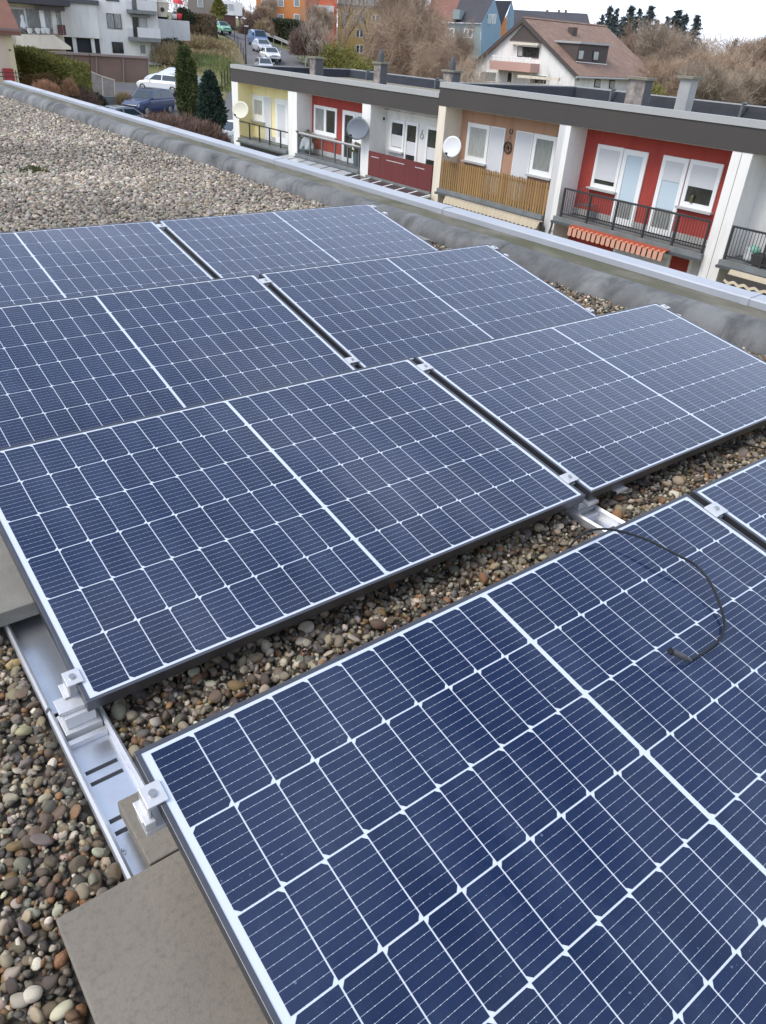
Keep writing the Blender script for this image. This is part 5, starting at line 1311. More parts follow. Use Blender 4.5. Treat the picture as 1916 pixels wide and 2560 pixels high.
MB().add([Q(a0 - .25, s0 - .15, zt_ + .002), Q(a0 - .25, s1 + .15, zt_ + .002), Q(a1 + .3, s1 + .15, zt_ + .002), Q(a1 + .3, s0 - .15, zt_ + .002), Q(a0 - .25, s0 - .15, zt_ + .16), Q(a0 - .25, s1 + .15, zt_ + .16), Q(a1 + .3, s1 + .15, zt_ + .16), Q(a1 + .3, s0 - .15, zt_ + .16)], [(0, 3, 2, 1), (4, 5, 6, 7), (0, 1, 5, 4), (1, 2, 6, 5), (2, 3, 7, 6), (3, 0, 4, 7)]).build('dormer_cap', M['capline'], dmr)
for pts in ([(1446, 122), (1462, 123), (1457, 152), (1442, 151)], [(1483, 125), (1499, 126), (1495, 154), (1480, 153)]):
    w = sbox('window', 'iron', pts, .005, .06, dmr, base=db); c_ = np.mean(pts, 0); sbox('pane', 'glass_lace', [tuple(c_ + (np.array(p) - c_) * .72) for p in pts], .065, .08, w, base=db) if False else None
    MB().add([spt(*tuple(c_ + (np.array(p) - c_) * .72), off=db) - gdir * e for e in (.062, .075) for p in pts], [(0, 1, 2, 3), (7, 6, 5, 4), (0, 4, 5, 1), (1, 5, 6, 2), (2, 6, 7, 3), (3, 7, 4, 0)]).build('pane', M['glass_lace'], k)
sbox('dormer_sill', 'render_white', [(1440, 153), (1515, 160), (1515, 162), (1440, 155)], .002, .12, dmr, base=db)
cx_ = Q(ha * .75, L_ * .42, apex[2] - .4)
MB().obox(cx_, gdir, sdir, ZZ, (-.3, -.35, -1.2), (.3, .35, .15)).build('chimney', M['brown_clad'], rf)

# ------------------------------------------------------------------ vegetation
M['bark'] = pm('tree_bark', (.15, .125, .10), .95, var=(.09, .075, .06), var_scale=4, var_amt=.8, stretch=(1, 1, .3))
M['twig_brown'] = pm('bare_twigs_brown', (.42, .305, .215), .95, var=(.31, .225, .16), var_scale=.35, var_amt=.8, rand=.15)
M['twig_grey'] = pm('bare_twigs_grey', (.45, .355, .265), .95, var=(.33, .26, .195), var_scale=.4, var_amt=.8, rand=.15)
M['twig_red'] = pm('bare_twigs_reddish', (.42, .305, .21), .95, var=(.31, .22, .155), var_scale=.4, var_amt=.8, rand=.12)
M['hazy_needle'] = pm('hazy_conifer_needles', (.095, .118, .112), .9, var=(.065, .084, .080), var_scale=.5, var_amt=.8, rand=.12)  # needle green lightened and blued to paint in distance haze
M['thuja'] = pm('thuja_leaf', (.085, .098, .026), .9, var=(.05, .07, .02), var_scale=1.6, var_amt=.8)
M['spruce_blue'] = pm('dark_conifer_leaf', (.030, .058, .036), .9, var=(.020, .036, .024), var_scale=1.5, var_amt=.8)
M['hedge_green'] = pm('hedge_leaf', (.19, .175, .036), .9, var=(.12, .13, .03), var_scale=1.0, var_amt=.8)
M['hedge_brown'] = pm('brown_hedge_leaf', (.165, .115, .065), .9, var=(.07, .055, .03), var_scale=1.0, var_amt=.8)
M['shrub_brown'] = pm('brown_shrub_twig', (.20, .125, .095), .95, var=(.13, .085, .065), var_scale=1.2, var_amt=.8)
M['shrub_rust'] = pm('rusty_ornamental_grass', (.40, .225, .13), .95, var=(.26, .14, .08), var_scale=1.5, var_amt=.8)
M['shrub_ochre'] = pm('ochre_low_shrub', (.165, .095, .03), .95, var=(.10, .07, .025), var_scale=1.5, var_amt=.8)
M['yellowgreen'] = pm('yellow_green_leaf', (.21, .19, .045), .9, var=(.14, .14, .035), var_scale=1.2, var_amt=.8)
M['dark_ever'] = pm('dark_evergreen', (.050, .058, .022), .9, var=(.030, .040, .018), var_scale=.8, var_amt=.8)
def rot_about(v, axis, a):
    return v * math.cos(a) + np.cross(axis, v) * math.sin(a) + axis * (axis @ v) * (1 - math.cos(a))
class Tris:
    def __init__(s): s.V = []; s.F = []; s.n = 0
    def add(s, V, F):
        V = np.asarray(V, float).reshape(-1, 3); s.V.append(V); s.F.append(np.asarray(F, int) + s.n); s.n += len(V)
    def strips(s, P, D, w, rs):
        """thin tapering blades from P along D (arrays n x 3), two triangles each"""
        n = len(P); side = np.cross(D, rs.normal(size=(n, 3))); side /= (np.linalg.norm(side, axis=1)[:, None] + 1e-9)
        w = np.broadcast_to(w, (n,))[:, None]
        V = np.stack([P - side * w, P + side * w, P + D + side * w * .35, P + D - side * w * .35], 1).reshape(-1, 3)
        i = np.arange(n)[:, None] * 4
        s.add(V, np.concatenate([i + [0, 1, 2], i + [0, 2, 3]]))
    def build(s, name, m, parent=None, smooth=False):
        return raw_mesh(name, np.concatenate(s.V), np.concatenate(s.F), m, parent, smooth=smooth)
def bare_proto(name, label, seed, H, twig_m, spread=.62, depth=5, twn=13, twl=1.0, tww=.0125, trunk_h=.22, trunk_r=.20, leaf_m=None, droop=0.0):
    """leafless tree of height H: trunk with limbs, crown of branches and fine twigs"""
    rs = np.random.RandomState(seed); r = random.Random(seed)
    t = thing(name, label, 'tree', (0, 0, 0))
    tr = MB(); tw = Tris(); ends = []
    def grow(p, d, L, rad, k):
        pts = [p]; q = p; dd = d
        nseg = 4 if k < 2 else 3
        for i in range(nseg):
            dd = dd + np.array([r.uniform(-1, 1), r.uniform(-1, 1), r.uniform(-.6, .9)]) * .16; dd[2] += .05 - droop * k * .1; dd /= np.linalg.norm(dd)
            q = q + dd * L / nseg; pts.append(q)
        if k <= 3: tr.tube(pts, [rad * (1 - .38 * i / nseg) for i in range(nseg + 1)], 6 if k < 2 else 4)
        else: tw.strips(np.array(pts[:-1]), np.diff(np.array(pts), axis=0), rad, rs)
        if k >= depth:
            ends.append((pts, dd, L)); return
        nch = r.choice((3, 4)) if k else r.choice((5, 6))
        for c in range(nch):
            j = r.randint(1, nseg) if k else r.randint(2, nseg); base = pts[j]
            ax = np.cross(dd, rs.normal(size=3)); ax /= np.linalg.norm(ax)
            nd = rot_about(dd, ax, r.uniform(.28, .95) * spread / .62); nd[2] += .10 - droop * .25; nd /= np.linalg.norm(nd)
            grow(base, nd, L * r.uniform(.58, .82), rad * r.uniform(.42, .6), k + 1)
        ends.append((pts, dd, L)) if k >= 3 else None
        if k: grow(pts[-1], dd, L * .7, rad * .55, k + 1)
    grow(np.array([0, 0, -.3]), np.array([0, 0, 1.0]), H * (trunk_h + .12), trunk_r, 0)
    P, D = [], []
    for pts, dd, L in ends:
        for _ in range(twn):
            a, b = r.choice(list(zip(pts[:-1], pts[1:]))); u = r.random(); p = a * (1 - u) + b * u
            v = dd + rs.normal(size=3) * .55; v[2] += .12 - droop; v /= np.linalg.norm(v)
            P.append(p); D.append(v * twl * r.uniform(.45, 1.15))
    P, D = np.array(P), np.array(D); tw.strips(P, D, tww, rs)
    allz = np.concatenate(tw.V); sc = H / allz[:, 2].max()
    tr.v = [tuple(np.array(p) * sc) for p in tr.v]; tw.V = [v * sc for v in tw.V]
    tr.build('trunk', M['bark'], t, local=True, smooth=True, fix=False)
    tw.build('crown', M[twig_m], t)
    if leaf_m:
        lf = Tris(); idx = rs.randint(0, len(P), len(P) // 2); lf.strips((P + D * rs.uniform(.2, 1, (len(P), 1)))[idx] * sc, rs.normal(size=(len(idx), 3)) * .16, .07, rs); lf.build('leaves', M[leaf_m], t)
    return t
def place_tree(proto, px, r, top_py, label, group, sx=1.0, used=set(), name=None):
    b = gp(px, r); topz = at_r(px, top_py, r)[2]; H = topz - b[2]
    if proto.name in used: o = copy_tree(proto)
    else: used.add(proto.name); o = proto
    h0 = proto['tall']; s = H / h0
    o.location = tuple(b); o.scale = (s * sx, s * sx, s); o.rotation_euler = (0, 0, rnd.uniform(0, 6.28))
    o['label'] = label; o['group'] = group
    return o
def mk(proto, H): proto['tall'] = H; return proto
TB = [mk(bare_proto('bare_tree', 'x', 31, 12, 'twig_brown'), 12), mk(bare_proto('bare_tree', 'x', 32, 12, 'twig_grey', spread=.75), 12), mk(bare_proto('bare_tree', 'x', 33, 12, 'twig_red', spread=.5), 12),
      mk(bare_proto('bare_tree', 'x', 36, 13, 'twig_brown', spread=.45, droop=.45, twl=1.9, twn=10), 13)]
TS = mk(bare_proto('sparse_bare_tree', 'x', 34, 9, 'twig_grey', spread=.8, depth=4, twn=5, twl=.8, tww=.012, trunk_r=.11), 9)
TT = mk(bare_proto('tall_bare_tree', 'x', 35, 17, 'twig_grey', spread=.55, depth=4, twn=9, twl=1.1, tww=.013, trunk_h=.42, trunk_r=.26), 17)
GT = 'bare winter trees behind the houses'
# middle: in front of the coloured blocks
spec = [(TB[0], 700, 126, 40, 1.2, 'brown bare tree left of the orange block, above the guard rail'), (TB[2], 655, 140, 8, 1.1, 'reddish bare tree behind the street sign, before the orange block'), (TT, 775, 96, -90, .9, 'tall bare tree with slim trunk before the orange block'),
        (TT, 848, 88, -110, 1.0, 'tall bare tree with forked trunk left of the yellow block'), (TS, 815, 112, 20, 1.0, 'sparse bare tree between the orange and the yellow block'), (TT, 925, 118, -70, .8, 'slim bare tree in front of the yellow block windows'),
        (TB[3], 990, 90, -15, .75, 'drooping brown bare tree right of the yellow block'), (TB[3], 1048, 84, -45, .75, 'large drooping brown bare tree in the middle of the skyline'),
        (TB[0], 1100, 98, 25, .8, 'brown bare tree in front of the grey green facade'), (TB[2], 1016, 110, -70, .8, 'reddish bare tree at the top edge behind the drooping trees'), (TB[3], 1130, 92, 115, .8, 'low drooping bare tree left of the white gable house'),
        (TB[1], 745, 108, 60, .9, 'grey bare shrubby tree right of the guard rail'), (TB[2], 625, 146, 25, .8, 'reddish bare tree left of the street sign'),
        (TS, 1235, 72, 118, .9, 'sparse bare tree in front of the white gable'), (TS, 1182, 70, 150, .9, 'small sparse bare tree behind the third chimney'), (TS, 1290, 68, 172, .8, 'small sparse bare tree before the pink balcony'), (TS, 1385, 70, 165, .8, 'small sparse bare tree at the corner of the white gable house')]
for p_, px, r, top, sx, lab in spec: place_tree(p_, px, r, top, lab, GT, sx)
spec = [(TB[2], 806, 126, 5, 1.0, 'reddish bare tree in front of the red balconies'), (TB[0], 1070, 112, -40, .9, 'brown bare tree before the grey green facade and its roof'), (TB[3], 1090, 78, 40, .7, 'drooping brown bare tree behind the third chimney'), (TB[1], 672, 150, -15, 1.0, 'grey bare tree at the left end of the orange block'), (TB[2], 600, 150, 8, 1.0, 'reddish bare tree above the blue van')]
for p_, px, r, top, sx, lab in spec: place_tree(p_, px, r, top, lab, GT, sx)
# right: wooded slope
spec = [(TB[2], 1590, 104, 122, 1.1, 'reddish bare tree at the right end of the brown tiled roof'), (TB[0], 1640, 98, 78, 1.0, 'brown bare tree behind the dark slate sided chimney'), (TB[1], 1700, 108, 34, 1.1, 'tall grey brown bare tree with round crown on the wooded slope'),
        (TB[0], 1662, 122, 40, 1.0, 'brown round crowned bare tree under the dark conifers'), (TB[2], 1745, 96, 105, 1.1, 'reddish bare tree above the pale chimney'), (TS, 1765, 100, 72, 1.3, 'sparse bare tree with forked trunk against the sky'), (TS, 1812, 104, 70, 1.2, 'sparse thin bare tree right of the forked one against the sky'),
        (TB[1], 1800, 118, 92, 1.2, 'grey bare tree low on the slope below the dip in the skyline'), (TB[0], 1850, 102, 110, 1.2, 'brown bare tree right of the pale chimney'), (TB[2], 1880, 112, 82, 1.1, 'reddish bare tree near the right picture edge'), (TB[2], 1925, 108, 60, 1.1, 'tall reddish bare tree cut by the right picture edge'),
        (TB[0], 1985, 112, 70, 1.1, 'brown bare tree just beyond the right picture edge'), (TB[1], 1545, 112, 140, 1.0, 'grey bare tree peeping over the eave of the brown roof'), (TB[1], 1905, 90, 135, 1.2, 'low grey bare tree at the right edge above the black roof upstand'), (TB[0], 1700, 88, 120, 1.1, 'low brown bare tree between the two right chimneys'),
        (TB[2], 1655, 90, 128, 1.0, 'low reddish bare tree behind the dark chimney cap'), (TB[1], 1790, 86, 135, 1.1, 'low grey bare tree right of the pale chimney foot'), (TB[0], 2060, 110, 80, 1.2, 'brown bare tree outside the right edge'), (TB[3], 1610, 130, 70, .9, 'drooping brown bare tree between roof and conifers')]
for p_, px, r, top, sx, lab in spec: place_tree(p_, px, r, top, lab, 'bare trees on the wooded slope', sx)
def conifer_proto(seed, H, label='x', gaps=.25):
    rs = np.random.RandomState(seed); r = random.Random(seed)
    t = thing('conifer', label, 'tree', (0, 0, 0)); tr = MB().cyl((0, 0, -.3), (0, 0, H * .97), .22, .03, 7); tr.build('trunk', M['bark'], t, local=True)
    cr = Tris(); n = 44
    for i in range(n):
        zc_ = H * (.10 + .88 * i / (n - 1)); nb = max(5, int(11 - i * .14))
        for k in range(nb):
            if r.random() < gaps * .8: continue
            z = zc_ + r.uniform(-.5, .5) * H / n * 1.6; R = max(.12, (H - z)) ** .9 * .27 * r.uniform(.6, 1.25) + .10
            a = r.uniform(0, 6.283); L = R * r.uniform(.65, 1.15); d = np.array([math.cos(a), math.sin(a), 0])
            m = 10; u = np.linspace(.0, 1, m); P = np.outer(u * L, d); P[:, 2] = z - .30 * L * u ** 1.3 + .12 * L * u ** 3
            P = np.repeat(P, 5, 0); D = rs.normal(size=P.shape) * .24 + d * .22; D[:, 2] = rs.normal(size=len(P)) * .26 - .12
            cr.strips(P, D * (.6 + .3 * L), .06, rs)
    P = np.zeros((60, 3)); P[:, 2] = np.linspace(H * .8, H, 60); D = rs.normal(size=P.shape) * .16; D[:, 2] = np.abs(D[:, 2]); cr.strips(P, D, .04, rs)
    cr.build('crown', M['hazy_needle'], t); return mk(t, H)
CP = [conifer_proto(51, 16), conifer_proto(52, 16, gaps=.38), conifer_proto(53, 16, gaps=.3)]
spec = [(1, 1490, 158, 34, 1.20, 'lower conifer at the left flank of the dark group'), (2, 1590, 162, 36, 1.41, 'background conifer filling the right half of the dark group'), (0, 1625, 160, 48, 1.32, 'low conifer at the right flank of the dark group'), (0, 1506, 152, 12, 1.32, 'leftmost tall conifer of the dark group on the skyline'), (1, 1523, 158, 18, 1.18, 'slim conifer second in the dark group on the skyline'), (0, 1557, 150, 11, 1.60, 'broad tall conifer in the middle of the dark group'), (1, 1577, 156, 18, 1.32, 'conifer with gaps right of the broad one'),
        (2, 1605, 148, 11, 1.46, 'tallest pointed conifer at the right end of the dark group'), (2, 1540, 160, 38, 1.32, 'lower conifer in the second line of the dark group'), (2, 1670, 150, 22, 1.90, 'broad conifer behind the round bare crown'), (0, 1690, 156, 32, 1.60, 'second conifer behind the round bare crown'),
        (1, 1648, 158, 38, 1.46, 'small conifer left of the round bare crown'), (2, 1721, 152, 34, 1.46, 'pointed conifer right of the round bare crown'), (0, 1825, 138, 96, 1.18, 'small conifer in the dip of the wooded skyline'), (1, 1908, 140, 70, 1.75, 'dark conifer at the right picture edge')]
for i, px, r, top, sx, lab in spec: place_tree(CP[i], px, r, top, lab, 'conifers on the skyline', sx)
def leafy(name, label, cat, m, pts_fn, n, size, seed, group=None, core=None, core_m=None, up=.3, kind=None, loc=None, wf=.30):
    """plant made of many small leaf sprays; pts_fn(rs, n) -> points and outward directions (world)"""
    rs = np.random.RandomState(seed); P, D = pts_fn(rs, n); t = thing(name, label, cat, tuple(loc if loc is not None else P.mean(0) * [1, 1, 0] + [0, 0, P[:, 2].min()]), group)
    off = np.array(t.location); tr = Tris(); d = D * .5 + rs.normal(size=D.shape) * .6; d[:, 2] += up; d /= np.linalg.norm(d, axis=1)[:, None]
    tr.strips(P - off, d * size * rs.uniform(.5, 1.3, (len(P), 1)), size * wf, rs); tr.build('foliage', M[m], t)
    if core is not None: core.build('stems', M[core_m or m], t)
    return t
def column_pts(px, r, top, bot, rad, power=.35, lean=0.0):
    b = at_r(px, bot, r); zt = at_r(px, top, r)[2]
    def fn(rs, n):
        u = rs.uniform(0, 1, n); a = rs.uniform(0, 6.283, n); q = rad * np.clip(np.minimum((1 - u) ** power, (u + .18) * 3), .05, 1) * (1 + .12 * np.sin(a * 5 + u * 9) + rs.normal(0, .06, n)) * rs.uniform(.75, 1.03, n)
        return np.column_stack([b[0] + q * np.cos(a), b[1] + q * np.sin(a), b[2] + u * (zt - b[2])]), np.column_stack([np.cos(a), np.sin(a), .3 + 0 * a])
    return fn, b, zt
def core_col(b, zt, rad): return MB().cyl((b[0], b[1], b[2] - .5), (b[0], b[1], b[2] + (zt - b[2]) * .7), rad * .68, rad * .5, 10).cyl((b[0], b[1], b[2] + (zt - b[2]) * .701), (b[0], b[1], b[2] + (zt - b[2]) * .95), rad * .48, .04, 10)
for nm, lab, m, px, r, top, bot, rad, n, sz, pw in (('thuja', 'tall narrow green thuja column beside the striped post', 'thuja', 471, 58, 122, 292, .62, 5200, .22, .30), ('thuja', 'second shorter stem of the thuja column, right of the tall one', 'thuja', 485, 57.6, 150, 290, .42, 3000, .2, .3),
                                       ('round_conifer', 'bushy dark green conifer right of the striped post', 'spruce_blue', 531, 54, 186, 320, .88, 5200, .26, .55), ('small_conifer', 'small dark green conifer at the end of the hedge', 'spruce_blue', 216, 64, 210, 246, .5, 1500, .2, .7)):
    fn, b, zt = column_pts(px, r, top, bot, rad, pw); leafy(nm, lab, 'conifer', m, fn, n, sz, int(px), core=core_col(b, zt, rad), up=.5)
fn, b, zt = column_pts(548, 126, 0, 36, 1.05, .6); leafy('round_conifer', 'yellow green egg shaped conifer beside the white garage house', 'conifer', 'yellowgreen', fn, 3000, .3, 6, core=core_col(b, zt, 1.0), core_m='hedge_green')
def box_pts(A, B, w, z0, zt0, zt1):
    """hedge from A to B (ground points), width w, top height zt0 at A and zt1 at B"""
    A, B = np.asarray(A, float), np.asarray(B, float); d = B - A; d[2] = 0; L = np.linalg.norm(d); d /= L; s = np.array([-d[1], d[0], 0])
    def fn(rs, n):
        t = rs.uniform(0, 1, n); P = A + np.outer(t, d * L); zt = zt0 + (zt1 - zt0) * t; q = rs.randint(0, 5, n); side = np.where(q < 2, -1.0, np.where(q < 4, 1.0, rs.uniform(-1, 1, n))); zz = np.where(q < 4, rs.uniform(0, 1, n), 1.0)
        e = q == 4; end = (rs.uniform(0, 1, n) < .10)
        off = side * w * .5 * (1 + rs.normal(0, .05, n)); P = P + np.outer(off, s); P[:, 2] = z0 + (zt - z0) * zz + rs.normal(0, .05, n)
        P[end] = (A + np.outer(np.round(t[end]), d * L)) + np.outer(rs.uniform(-.5, .5, end.sum()) * w, s); P[end, 2] = z0 + (np.where(t[end] > .5, zt1, zt0) - z0) * rs.uniform(0, 1, end.sum())
        N = np.outer(side, s); N[e] = [0, 0, 1]; return P, N
    k = .42 * w
    core = MB().add([A * [1, 1, 0] + s * q * k + [0, 0, z] for q in (-1, 1) for z in (z0 - .4, zt0 - .12)] + [B * [1, 1, 0] + s * q * k + [0, 0, z] for q in (-1, 1) for z in (z0 - .4, zt1 - .12)], [(0, 1, 3, 2), (4, 6, 7, 5), (0, 4, 5, 1), (2, 3, 7, 6), (1, 5, 7, 3), (0, 2, 6, 4)])
    return fn, core
A, B = at_r(72, 190, 68), at_r(208, 245, 62)
z0 = min(A[2], B[2]) - .2
fn, core = box_pts(A, B, 1.5, z0, at_r(66, 122, 68)[2], at_r(211, 166, 62)[2]); leafy('clipped_hedge', 'tall clipped olive green hedge in front of the brown wall', 'hedge', 'hedge_green', fn, 15000, .17, 71, core=core)
A, B = gp(478, 122), gp(526, 119); fn, core = box_pts(A, B, 2.2, A[2], at_r(478, 38, 122)[2], at_r(526, 42, 119)[2]); leafy('box_hedge', 'brown clipped box hedge beside the green car', 'hedge', 'hedge_brown', fn, 6000, .25, 72, core=core)
A, B = gp(690, 128), gp(765, 122); fn, core = box_pts(A, B, 2.5, A[2], at_r(690, 52, 128)[2], at_r(765, 62, 122)[2]); leafy('evergreen_hedge', 'dark evergreen hedge behind the guard rail and street sign', 'hedge', 'dark_ever', fn, 7000, .4, 73, core=core)
def dome_pts(px, r, top, bot, rx, sq=1.0):
    b = at_r(px, bot, r); h = at_r(px, top, r)[2] - b[2]; d = b - CAM; d[2] = 0; d /= np.linalg.norm(d); u = np.array([d[1], -d[0], 0])
    def fn(rs, n):
        v = rs.normal(size=(n, 3)); v[:, 2] = np.abs(v[:, 2]); v /= np.linalg.norm(v, axis=1)[:, None]; k = rs.uniform(.5, 1.05, (n, 1)) * (1 + .15 * np.sin(v[:, :1] * 7) * np.cos(v[:, 1:2] * 6))
        P = b + np.outer(v[:, 0] * k[:, 0] * rx, u) + np.outer(v[:, 1] * k[:, 0] * rx * sq, d); P[:, 2] += v[:, 2] * k[:, 0] * h; return P, v
    return fn
TWIGGY = ('bare_shrub', 'ornamental_grass', 'grass_tuft', 'bramble', 'thicket')
for nm, lab, m, px, r, top, bot, rx, sq, n, sz, up in (
   ('low_shrub', 'ochre brown low rounded shrub in front of the hedge', 'shrub_ochre', 115, 62, 186, 220, 1.45, .8, 3000, .2, .4), ('ornamental_grass', 'rusty pink ornamental grass clump behind the coping', 'shrub_rust', 118, 58, 210, 238, .75, .8, 1600, .30, .9), ('ornamental_grass', 'rusty bush in front of the right half of the hedge', 'shrub_rust', 178, 61, 205, 240, .45, .6, 900, .3, .9),
   ('bare_shrub', 'long brown twiggy bush behind the coping below the dark blue car', 'shrub_brown', 405, 50, 296, 350, 1.5, .8, 3600, .40, .7), ('bare_shrub', 'brown twiggy bush at the foot of the thuja', 'shrub_brown', 455, 48, 300, 355, 1.6, .8, 3600, .40, .7), ('bare_shrub', 'brown twiggy bush below the bushy dark conifer', 'shrub_brown', 508, 46, 318, 365, 1.3, .8, 3200, .40, .7), ('bare_shrub', 'brown reddish low planting beside the trellis panels', 'shrub_brown', 195, 62, 218, 262, 1.4, .6, 1500, .3, .7),
   ('grass_tuft', 'tan grass tuft beside the low garden wall', 'drygrass', 312, 66, 238, 262, .6, .8, 700, .35, 1.2), ('garden_shrub', 'dark green garden shrub below the trellis panels', 'dark_ever', 240, 66, 235, 262, .8, .6, 1000, .25, .4),
   ('thicket', 'brown thicket on the slope above the parked cars', 'shrub_brown', 640, 134, 40, 92, 2.6, .6, 2400, .6, .9), ('thicket', 'tan thicket on the slope between the van and the street sign', 'drygrass', 668, 131, 55, 100, 2.0, .6, 1800, .6, .9), ('thicket', 'brown thicket behind the guard rail', 'shrub_brown', 770, 104, 70, 140, 2.2, .8, 2400, .6, .9),
   ('yellow_shrub', 'yellow green shrub left of the second chimney', 'yellowgreen', 832, 74, 110, 190, 1.3, .8, 1700, .3, .6), ('yellow_shrub', 'yellow green shrub just left of the chimney with the cowl', 'yellowgreen', 905, 72, 150, 200, 1.9, .8, 1900, .28, .6), ('yellow_shrub', 'pale yellow green shrub in front of the forked bare tree', 'yellowgreen', 868, 76, 120, 190, 1.5, .8, 1500, .3, .6), ('yellow_shrub', 'yellowish thicket behind the dark slate sided chimney', 'yellowgreen', 1610, 78, 198, 260, 1.8, .8, 900, .35, .8),
   ('dark_shrub', 'dark overgrown shrub on the bank under the white garden wall', 'dark_ever', 430, 89, 98, 128, 1.7, .7, 1600, .3, .5), ('bramble', 'grey brown bramble thicket at the lower corner of the white house', 'drygrass', 425, 86, 112, 158, 1.9, .8, 2600, .4, .9), ('bramble', 'tan bramble mound on the bank beside the path', 'drygrass', 500, 104, 96, 122, 2.6, .8, 2200, .5, .9), ('garden_shrub', 'dark evergreen shrubs among the ornaments on the white wall', 'dark_ever', 462, 94, 20, 58, 1.2, .6, 1400, .3, .4), ('garden_shrub', 'small dark shrub behind the cream barrel birdhouse', 'dark_ever', 400, 95, 8, 50, .8, .6, 900, .3, .4)):
    fn = dome_pts(px, r, top, bot, rx, sq); leafy(nm, lab, 'shrub', m, fn, int(n * (2.2 if nm in TWIGGY else 2.6)), sz * (1 if nm in TWIGGY else .5), int(px * 3 + r), up=up, wf=.045 if nm in TWIGGY else .3)
# far wood closing the horizon
wd_, rs = Tris(), np.random.RandomState(77)
for i in range(420):
    px = rs.uniform(-700, 3000); r = rs.uniform(185, 330); b = gp(px, r); H = max(3, rs.uniform(5.5, 8.5) + (1.0 if px < 1500 else -.5) - b[2] * .7)
    P = b + np.column_stack([rs.normal(0, 3.2, 170), rs.normal(0, 3.2, 170), rs.uniform(0, 1, 170) ** .8 * H]); D = rs.normal(size=P.shape) * .6; D[:, 2] = np.abs(D[:, 2]) * 1.6
    wd_.strips(P, D, .055, rs)
tag(wd_.build('distant_wood', M['twig_brown']), 'brown leafless wood far behind the houses', 'wood', kind='stuff')

# ------------------------------------------------------------------ cars
M['tyre'] = pm('tyre', (.02, .02, .02), .8); M['rim'] = pm('wheel_rim', (.35, .36, .37), .35, .8); M['car_glass'] = pm('car_glass', (.025, .04, .05), .05, spec=.8); M['lamp'] = pm('headlamp', (.75, .76, .74), .15); M['tail'] = pm('tail_lamp', (.28, .02, .02), .3); M['plate'] = pm('number_plate_white', (.7, .7, .68), .5); M['trim'] = pm('black_trim', (.025, .025, .027), .6)
def paint(name, c): return pm(name, c, .32, .15, coat=1, coat_rough=.04)
PAINT = {'white': paint('white_car_paint', (.78, .79, .80)), 'navy': paint('dark_blue_car_paint', (.022, .040, .115)), 'green': paint('pale_green_car_paint', (.20, .50, .30)), 'blue': paint('blue_car_paint', (.09, .15, .30)), 'silver': paint('silver_car_paint', (.50, .52, .56)), 'grey': paint('grey_car_paint', (.24, .26, .28))}
SHAPES = {   # side outlines (x forward from the rear axle middle, z): body lower outline and cabin (belt rear, roof rear, roof front, belt front)
 'wagon': dict(L=4.6, W=1.80, H=1.47, hood=.92, belt=.93, tail=.98, cab=(-2.22, -1.80, .28, 1.02)), 'suv': dict(L=4.35, W=1.83, H=1.68, hood=1.02, belt=1.04, tail=1.08, cab=(-2.10, -1.86, .22, .92)),
 'hatch': dict(L=3.75, W=1.64, H=1.50, hood=.95, belt=.95, tail=1.0, cab=(-1.80, -1.48, .42, 1.12)), 'sedan': dict(L=4.4, W=1.77, H=1.44, hood=.88, belt=.92, tail=.96, cab=(-1.75, -1.05, .30, 1.05)), 'van': dict(L=4.5, W=1.82, H=1.86, hood=1.10, belt=1.06, tail=1.06, cab=(-2.22, -2.12, .75, 1.45))}
